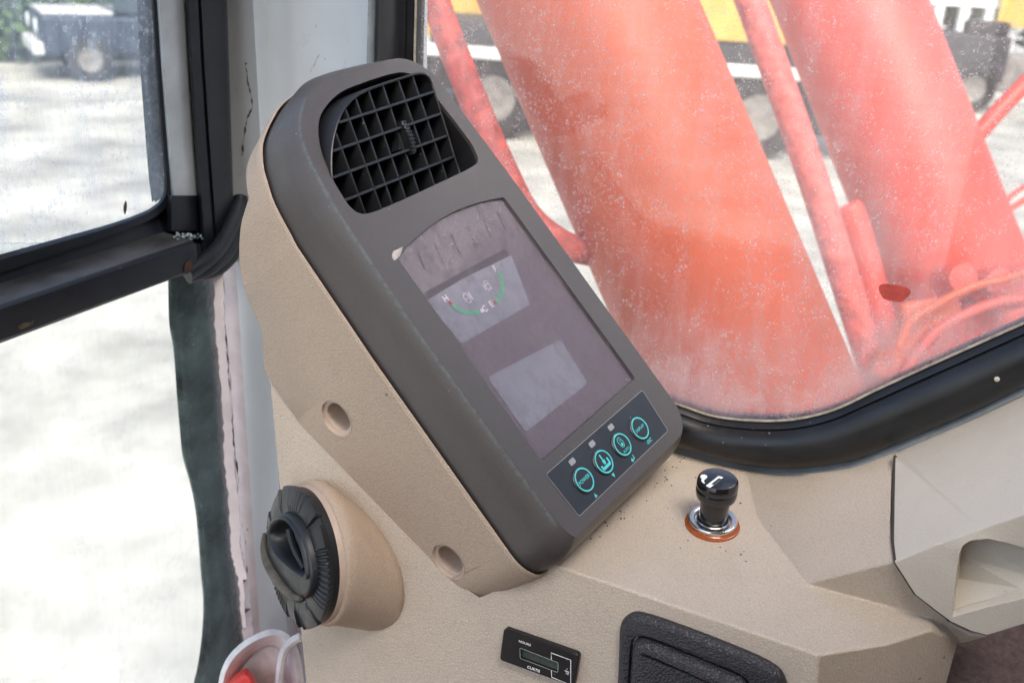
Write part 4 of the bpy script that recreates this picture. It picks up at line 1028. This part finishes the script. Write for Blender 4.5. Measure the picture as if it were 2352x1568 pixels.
# flaking flange edge beside the rubber
m = MB(); rnd = random.Random(9)
fl0 = cat_rom([(492, 598), (494, 746), (500, 809), (511, 930), (516, 1061), (527, 1166), (532, 1271), (546, 1330), (556, 1440), (562, 1500)], 10, False)
top_ = [onpil((x + rnd.uniform(-2.2, 2.2), y), -.003) for x, y in fl0]; bot_ = [onpil((x + 22 + rnd.uniform(-2, 2), y), -.0022) for x, y in fl0]; mid_ = [onpil((x + 10 + rnd.uniform(-2, 2), y), -.0045) for x, y in fl0]
m.loft([[q + E1 * .012 + (q - CAM).normalized() * .004 for q in top_], top_, mid_, bot_], 0, False); m.build('sealant_edge', M['pinkwhite'], pil, auto=80)

# bracket with red cap in the lower left corner
br_ = thing('pillar_bracket', atz((600, 1590), .70), 'white chipped metal bracket at the foot of the pillar', 'bracket')
BO = atz((600, 1560), .72); BF = Frame(BO, cr, -cd)
def bp_(p, w=0): return BF.uv(p, w)
m = MB(); arc_o = [(500, 1580), (506, 1545), (520, 1512), (542, 1486), (568, 1466), (596, 1452), (622, 1444), (648, 1448), (668, 1462), (684, 1490), (694, 1530), (700, 1590)]
arc_i = [(520, 1590), (526, 1556), (540, 1528), (560, 1505), (582, 1488), (602, 1478), (622, 1472), (642, 1474), (656, 1488), (664, 1510), (668, 1540), (670, 1600)]
ao_, ai_ = cat_rom(arc_o, 4, False), cat_rom(arc_i, 4, False)
m.loft([[BF.at(p, -.02) for p in ao_], [BF.at(p, .006) for p in ao_], [BF.at((a[0] * .5 + b[0] * .5, a[1] * .5 + b[1] * .5), .010) for a, b in zip(ao_, ai_)], [BF.at(p, .004) for p in ai_], [BF.at(((p[0] - 600) * .8 + 600, p[1] + 12), -.015) for p in ai_]], 0, False)
m.build('bent_rim', M['bracket'], br_, auto=50)
m = MB(); i_ = m.add([BF.at(p, -.016) for p in ao_] + [BF.at((700, 1640), -.016), BF.at((500, 1640), -.016)]); m.fill([i_]); j_ = m.add([BF.at(p, -.022) for p in ao_] + [BF.at((700, 1640), -.022), BF.at((500, 1640), -.022)]); m.bridge(i_, j_); m.build('back_plate', M['bracket'], br_)
m = MB(); m.tube(cat_rom([BF.at(p, .016) for p in ((640, 1590), (645, 1530), (655, 1492), (672, 1472), (690, 1462))], 5, False), [.0032] * 21, 8); m.build('edge_rib', M['bracket'], br_)
rc_ = MB(); ap = BF.at((566, 1532), .030)
crv = [(520, 1572), (540, 1548), (566, 1531), (582, 1545), (594, 1572), (604, 1610), (512, 1610)]
i_ = rc_.add([BF.at(p, .012) for p in crv]); t_ = rc_.add([BF.at((p[0] * .7 + 562 * .3, p[1] * .7 + 1585 * .3), .026) for p in crv]); b2 = rc_.add([BF.at(p, -.012) for p in crv])
rc_.bridge(b2, i_); rc_.bridge(i_, t_); rc_.face(t_)
rq_ = [BF.at(p, w_) for w_ in (.012, -.06) for p in ((470, 1640), (760, 1640), (760, 2250), (470, 2250))]
rc_.loft([[BF.at(p, .06) for p in ((440, 1650), (780, 1650), (780, 2400), (440, 2400))], [BF.at(p, -.06) for p in ((440, 1650), (780, 1650), (780, 2400), (440, 2400))]], 0, True, True, True)  # unseen red body added below the frame to bounce red light
rc_.loft([[BF.at(p, .010) for p in ((530, 1600), (590, 1600), (590, 1655), (530, 1655))], [BF.at(p, -.010) for p in ((530, 1600), (590, 1600), (590, 1655), (530, 1655))]], 0, True, True, True)
rb = rc_.build('red_tip_bounce_body', M['red_plastic'], None, bevel=.002, origin=BF.at((600, 2400), .0)); tag(rb, 'worn red plastic tip in front of the white bracket, with an added unseen body below for red bounce', 'red plastic part')

# seat cushion corner below the trim panel
m = MB(); sO = FP.at((2300, 1560), -.05)
SF = Frame(sO, H, (E1 * .75 + UP * .5)); 
def sf(p, w=0): return SF.at(p, w)
nx, ny = 14, 8; rows = []
for j in range(ny + 1):
    y = 1400 + j * 45
    rows.append(m.add([sf((2150 + i * 40, y), .006 * math.sin(i * .7 + j) * 0) for i in range(nx + 1)]))
for a_, b_ in zip(rows, rows[1:]): m.bridge(a_, b_, 0, False)
rim0 = rows[0] + [r[-1] for r in rows[1:]] + rows[-1][-2::-1] + [r[0] for r in rows[-2:0:-1]]
lowr = m.add([m.v[i] - SF.z * .08 for i in rim0]); m.bridge(rim0, lowr); m.face(lowr)
seat = m.build('seat_cushion', M['fabric'], None, bevel=.008, seg=3); tag(seat, 'dark brown ribbed fabric seat cushion below the cream trim panel', 'seat cushion')

# ================================================================ cab shell round the camera, unseen; openings and trim colour shaped for the light
def structure(m, name, mat, **k):
    o = m.build(name, mat, None, **k); o['kind'] = 'structure'; return o
def cabP(a, b, z):   # a metres in from the side window, b metres rearward from the front window
    q = W0 - E1 * a; q = q + H * (b - (q - VA).dot(H)); return V((q.x, q.y, z))
def slab(a0, a1, b0, b1, z0_, z1_):
    m = MB(); p = [cabP(a0, b0, z0_), cabP(a1, b0, z0_), cabP(a1, b1, z0_), cabP(a0, b1, z0_)]; m.loft([p, [V((q.x, q.y, z1_)) for q in p]], 0, True, True, True); return m
for a in ((-.02, 1.05, -.05, .40), (.65, 1.05, .40, .95), (-.02, .08, .40, .95), (-.02, 1.05, .95, 1.75)):
    structure(slab(*a, 3.06, 3.12), 'roof', M['roof'], smooth=False)
structure(slab(1.0, 1.05, -.05, .55, 1.56, 2.15), 'door_wall', M['trim_brown'], smooth=False)
structure(slab(1.0, 1.05, .55, 1.70, 1.56, 3.06), 'door_wall', M['trim_brown'], smooth=False)
structure(slab(-.03, .02, .95, 1.70, 1.56, 3.06), 'side_wall', M['trim_brown'], smooth=False)
structure(slab(-.02, 1.05, -.05, 1.75, 1.50, 1.56), 'floor', M['floor'], smooth=False)
structure(slab(-.02, 1.05, 1.70, 1.75, 1.56, 3.06), 'rear_wall', M['trim_brown'], smooth=False)

# ================================================================ outside: cylinders of the boom
def axis_pts(a, za, b, zb, ext0=.3, ext1=.3):
    A, B = atz(a, za), atz(b, zb); d = (B - A); return A - d * ext0, B + d * ext1
def cyl(name, label, a, b, z, r, mat, group):
    A, B = axis_pts(a, z, b, z, .5, .45); d = (B - A).normalized()
    t = thing(name, B, label, 'hydraulic cylinder', group)
    fr = Frame(A, d.orthogonal(), d.cross(d.orthogonal())); Ln = (B - A).length
    sg = 1 if fr.z.dot(d) > 0 else -1
    m = MB(); m.lathe(fr, [(r * .2, 0), (r * .96, 0), (r, .012 * sg), (r, (Ln - .012) * sg), (r * .96, Ln * sg), (r * .2, Ln * sg)], 96, 0, True, True); m.build('barrel', mat, t)
    return t, fr, sg, Ln, d
c1t, *_ = cyl('boom_cylinder', 'nearer fat orange-red boom cylinder behind the side window', (1345, 0), (1727, 900), 1.15, .116, M['boom_orange'], 'boom cylinders outside the side window')
c2t, *_ = cyl('boom_cylinder', 'farther pinkish red boom cylinder right of the thin pipe', (1946, 0), (2236, 740), 1.9, .131, M['boom_red'], 'boom cylinders outside the side window')
def pipe(name, label, pts, r, mat, par=None, cat='pipe', n=14, group=None):
    m = MB(); m.tube(cat_rom([atz(p, z) for p, z in pts], 8, False), r, n)
    if par: return m.build(name, mat, par)
    o = m.build(name, mat, None); return tag(o, label, cat, group)
pipe('oil_pipe', None, [((945, -220), 1.12), ((1000, 0), 1.12), ((1075, 200), 1.12), ((1160, 400), 1.12), ((1215, 500), 1.12), ((1290, 560), 1.13), ((1360, 580), 1.15), ((1420, 590), 1.17)], .0165, M['pipe_red'], c1t)
pipe('oil_pipe', None, [((1650, -200), 1.62), ((1722, 0), 1.62), ((1812, 250), 1.62), ((1880, 450), 1.62), ((1940, 640), 1.62), ((2010, 860), 1.62), ((2060, 1010), 1.62)], .0245, M['pipe_red'], c2t)
pipe('pipe_stub', 'short round-topped red pipe standing between the two cylinders', [((1942, 470), 1.72), ((1952, 490), 1.72), ((1975, 560), 1.72), ((2010, 690), 1.72), ((2048, 830), 1.72), ((2090, 990), 1.72)], [.006, .014, .019, .022, .024, .025] + [.026] * 60, M['boom_red'])
pipe('grease_line', 'thin red pipe slanting up to the right edge of the window', [((2200, 350), 2.1), ((2242, 312), 2.1), ((2300, 248), 2.1), ((2352, 195), 2.1), ((2420, 130), 2.1)], .018, M['boom_red'])
pipe('looped_hose', 'thin red hose curling in a loop by the right window edge', [((2290, 500), 2.0), ((2320, 480), 2.0), ((2360, 455), 2.0), ((2420, 420), 2.0)], .006, M['boom_red'], cat='hose')
pipe('looped_hose', 'thinnest red hose, above the looped hose at the right window edge', [((2300, 488), 2.02), ((2318, 455), 2.02), ((2350, 430), 2.02), ((2420, 390), 2.02)], .005, M['boom_red'], cat='hose')
# boom foot with lugs below the cylinders
fr_t = thing('boom_foot', atz((2150, 900), 1.7), 'red cast boom foot with lugs and bolts at the base of the cylinders', 'boom foot')
def block(name, pts, z, depth, mat, par, bev=.008):
    m = MB(); a = m.add([atz(p, z) for p in pts]); b = m.add([atz(p, z) + cw * depth for p in pts]); m.fill([a]); m.fill([b]); m.bridge(a, b)
    return m.build(name, mat, par, bevel=bev, seg=3)
block('base_plate', [(1960, 880), (2070, 850), (2140, 790), (2210, 690), (2290, 640), (2380, 600), (2500, 600), (2500, 1100), (1850, 1100)], 1.62, .1, M['boom_red'], fr_t)
block('lug', [(2070, 700), (2100, 690), (2200, 680), (2212, 700), (2205, 735), (2150, 750), (2110, 790), (2060, 880), (2000, 860), (2030, 800), (2075, 745)], 1.54, .035, M['boom_orange'], fr_t)
for p in ((2205, 640), (2290, 650), (2330, 670)):
    q = atz(p, 1.56); f_ = Frame(q, cr, -cd); m = MB(); m.lathe(f_, [(.028, -.05), (.028, .0), (.022, .012), (.004, .014)], 20, 0, False, True); m.build('bolt_head', M['boom_red'], fr_t)
pipe('bent_line', None, [((2060, 800), 1.5), ((2090, 740), 1.5), ((2150, 700), 1.5), ((2230, 660), 1.5), ((2310, 640), 1.5), ((2420, 600), 1.5)], .007, M['boom_orange'], fr_t)
pipe('bent_line', None, [((2075, 860), 1.52), ((2140, 770), 1.52), ((2220, 720), 1.52), ((2310, 690), 1.52), ((2420, 690), 1.52)], .008, M['boom_red'], fr_t)

# ================================================================ yard: ground, machines, fence, hedges
m = MB(); nG = 24
m.loft([[V((r * math.cos(k * math.tau / nG), r * math.sin(k * math.tau / nG), 0)) for k in range(nG)] for r in (.01, 5, 20, 80, 300)]); structure(m, 'ground', M['ground'], smooth=False)
def wheel(par, c, ax, r, wd, hubm, nseg=32):
    fr = Frame(c, ax.orthogonal(), ax.cross(ax.orthogonal())); s_ = 1 if fr.z.dot(ax) > 0 else -1
    m = MB(); h_ = wd / 2
    m.lathe(fr, [(r * .55, -h_ * .8), (r * .8, -h_), (r * .95, -h_ * .9), (r, -h_ * .6), (r, h_ * .6), (r * .95, h_ * .9), (r * .8, h_), (r * .55, h_ * .8)], nseg); t = m.build('tyre', M['tyre'], par)
    m = MB(); m.lathe(fr, [(.01, -h_ * .5), (r * .3, -h_ * .5), (r * .5, -h_ * .75), (r * .56, -h_ * .8), (r * .56, h_ * .8), (r * .5, h_ * .75), (r * .45, h_ * .3), (r * .2, h_ * .3), (r * .18, h_ * .7), (.01, h_ * .7)], nseg); m.build('wheel_rim', hubm, par)
def wbox(name, c, dx, dy, lx, ly, lz, mat, par, bev=.03):
    m = MB(); m.box(c - dx * lx / 2 - dy * ly / 2, dx * lx, dy * ly, UP * lz); return m.build(name, mat, par, bevel=bev, seg=2)
# truck: wheel at the right of the nearer cylinder
g = ground((1725, 362)); tx = (V((cr.x, cr.y, 0)).normalized() * .995 - V((cw.x, cw.y, 0)).normalized() * .10).normalized(); ty = UP.cross(tx); dist = g.length
truck = thing('flatbed_truck', g, 'yellow and pale flatbed truck with dusty rear wheel on the yard', 'truck')
rw = 93 * ((g - CAM).dot(cw)) / F
for dx_, dz_ in ((0, 0), (-3.6, 0)):
    for s_ in (0, 1.9): wheel(truck, g + tx * dx_ + ty * s_ + UP * rw, ty, rw, .32, M['hub'])
wbox('chassis_rail', g - tx * 1.6 + ty * .9 + UP * (rw * 1.1), tx, ty, 6.4, 1.7, .42, M['chassis'], truck)
wbox('bed_edge', g - tx * 1.4 + ty * .9 + UP * (rw * 1.1 + .46), tx, ty, 6.6, 2.2, .16, M['pale'], truck)
wbox('bed_gap', g - tx * 1.4 + ty * .9 + UP * (rw * 1.1 + .62), tx, ty, 6.2, 2.0, .28, M['chassis'], truck)
wbox('yellow_box', g - tx * 1.0 + ty * .9 + UP * (rw * 1.1 + .90), tx, ty, 3.4, 2.1, 1.3, M['yellow'], truck)
wbox('toolbox', g + tx * .95 + ty * .3 + UP * .35, tx, ty, .5, .5, .5, M['chassis'], truck)
# loader at left of the nearer cylinder
g = ground((1160, 268)); ld = thing('wheel_loader', g, 'yellow wheel loader with dusty tyre, left of the nearer cylinder', 'loader')
rw = 84 * ((g - CAM).dot(cw)) / F
for dx_ in (0, -3.0):
    for s_ in (0, 2.0): wheel(ld, g + tx * dx_ + ty * s_ + UP * rw, ty, rw, .5, M['hub_yellow'])
wbox('body', g - tx * 1.6 + ty * 1.0 + UP * (rw * 1.35), tx, ty, 3.6, 1.5, 1.6, M['yellow'], ld, .08)
wbox('mudguard', g - tx * .1 + ty * .1 + UP * (rw * 2.02), tx, ty, 1.7, .7, .14, M['yellow'], ld)
# scrap axle assembly at the right
g = ground((2215, 255)); ax_ = thing('axle_assembly', g, 'dark engine and axle assembly on the ground before the white fence', 'machine part')
rw = 52 * ((g - CAM).dot(cw)) / F
wheel(ax_, g + UP * rw, ty, rw, .5, M['hub']); wheel(ax_, g - tx * .62 + ty * .8 + UP * rw, ty, rw, .4, M['hub'])
wbox('engine_block', g + tx * -.2 + ty * .3 + UP * (rw * 1.3), tx, ty, 1.5, .9, .85, M['chassis'], ax_, .05)
wbox('gearbox', g + tx * .72 + ty * .3 + UP * (rw * .9), tx, ty, .6, .6, .7, M['hub'], ax_, .06)
wbox('manifold', g + tx * .1 + ty * .1 + UP * (rw * 1.3 + .85), tx, ty, .8, .3, .25, M['tyre'], ax_, .05)
for k in range(3): pass
# white post fence with a yellow board
g = ground((2235, 196)); fd_ = (tx * .98 + ty * .2).normalized(); fn_ = UP.cross(fd_)
fence = thing('white_fence', g, 'white post fence at the far side of the yard', 'fence')
p0 = None
for k in range(-4, 12):
    c = g + fd_ * (k * .62)
    if p0 is None:
        m = MB(); m.box(c - fd_ * .11 - fn_ * .06, fd_ * .22, fn_ * .12, UP * 3.2); p0 = m.build('post', M['fence_white'], fence, bevel=.01, seg=2); c00 = c
    else:
        o = p0.copy(); COL.objects.link(o); o.location = p0.location + (c - c00)
for z_ in (.10, 1.75):
    m = MB(); m.box(g - fd_ * 3 - fn_ * .08 + UP * z_, fd_ * 10, fn_ * .05, UP * .16); m.build('rail', M['fence_white'], fence)
m = MB(); sg_ = g + fd_ * .1 - fn_ * .25 + UP * 1.36; m.box(sg_, fd_ * 5, fn_ * .04, UP * 1.2); o = m.build('yellow_board', M['yellow'], None); tag(o, 'plain yellow board hung on the white fence', 'board')
def hedge(name, c, along, L_, D_, H_, mat, label, n=1500, leaf=.16, seed=1):
    rnd = random.Random(seed); m = MB(); across = UP.cross(along)
    lobes = [(rnd.uniform(-.45, .45) * L_, rnd.uniform(-.3, .3) * D_, rnd.uniform(.35, .85) * H_, rnd.uniform(.18, .34) * min(L_, H_ * 1.4)) for _ in range(14)]
    for _ in range(n):
        lx, ly, lz, lr = rnd.choice(lobes); v = V((rnd.gauss(0, 1), rnd.gauss(0, 1), rnd.gauss(0, 1))).normalized() * lr * rnd.random() ** .4
        q = c + along * (lx + v.x) + across * (ly + v.y) + UP * max(.03, lz + v.z); s_ = leaf * rnd.uniform(.5, 1.3)
        a = V((rnd.uniform(-1, 1), rnd.uniform(-1, 1), rnd.uniform(-1, 1))).normalized(); b = a.orthogonal().normalized(); a *= s_; b *= s_ * .55
        ids_ = m.add([q - a, q + b, q + a, q - b]); m.face(ids_)
    t = thing(name, c, label, 'shrub')
    m.build('leaves', mat, t, smooth=False)
    m = MB(); 
    for k in range(4): m.tube([c + along * lobes[k][0] * .4, c + along * lobes[k][0] * .7 + UP * H_ * .3, c + along * lobes[k][0] + across * lobes[k][1] + UP * lobes[k][2]], [.06, .04, .02], 6)
    m.build('stem', M['rust'], t)
q = g + fn_ * 2.2
hedge('green_shrub', q + fd_ * -1.5, fd_, 6, 2.5, 3.6, M['leaf'], 'light green shrub showing between the white fence posts', 1800, .2, 2)
hedge('green_shrub', q + fd_ * 4.2, fd_, 5, 2.5, 3.8, M['leaf_dark'], 'darker shrub behind the right end of the white fence', 1500, .2, 3)
# through the upper front window: jeep, shrubs, dark wall
g = ground((262, 186)); jx = (V((cr.x, cr.y, 0)).normalized() * .85 + V((cw.x, cw.y, 0)).normalized() * .5).normalized(); jy = UP.cross(jx)
jeep = thing('parked_jeep', g, 'dark blue jeep parked beyond the upper front window', 'jeep')
rw = .36
for dx_ in (-1.25, 1.25):
    for s_ in (-.78, .78): wheel(jeep, g + jx * (dx_ + .9) + jy * (s_ + .8) + UP * rw, jy, rw, .24, M['hub'], 24)
cj = g + jx * .9 + jy * .8
wbox('body', cj + UP * .42, jx, jy, 3.9, 1.65, .62, M['jeep'], jeep, .08)
wbox('cabin', cj + jx * .35 + UP * 1.04, jx, jy, 2.3, 1.55, .72, M['carglass'], jeep, .10)
wbox('roof', cj + jx * .4 + UP * 1.74, jx, jy, 2.1, 1.5, .08, M['pale'], jeep, .03)
wbox('bonnet_panel', cj - jx * 1.35 + UP * 1.04, jx, jy, 1.1, 1.4, .06, M['pale'], jeep, .02)
wbox('bumper', cj - jx * 2.0 + UP * .42, jx, jy, .18, 1.6, .2, M['pale'], jeep, .03)
for s_ in (-.55, .55):
    f_ = Frame(cj - jx * 1.96 + jy * s_ + UP * .86, jy, UP); m = MB(); z_ = 1 if f_.z.dot(jx) < 0 else -1
    m.lathe(f_, [(.13, -.02), (.13, .03 * z_), (.10, .05 * z_), (.01, .06 * z_)], 20, 0, False, True); m.build('headlight', M['lamp'], jeep)
gw = ground((100, 158))
m = MB(); m.box(gw - jx * 9 + jy * 1.0, jx * 16, jy * .3, UP * 4.5); o = m.build('yard_wall', plain('dark_wall', (.06, .07, .09), .9, var=.5, vscale=1.2), None); tag(o, 'dark weathered wall at the back of the yard beyond the front window', 'wall')
g = ground((140, 150)); hedge('green_shrub', g + jy * .6, jx, 2.2, 1.2, 1.3, M['leaf'], 'bright green low shrub left of the jeep', 900, .14, 4)
g = ground((20, 120)); hedge('green_shrub', g + jy * 1.4, jx, 4, 2, 3.2, M['leaf_dark'], 'tall dark shrub at the left edge of the upper front window', 1500, .2, 5)
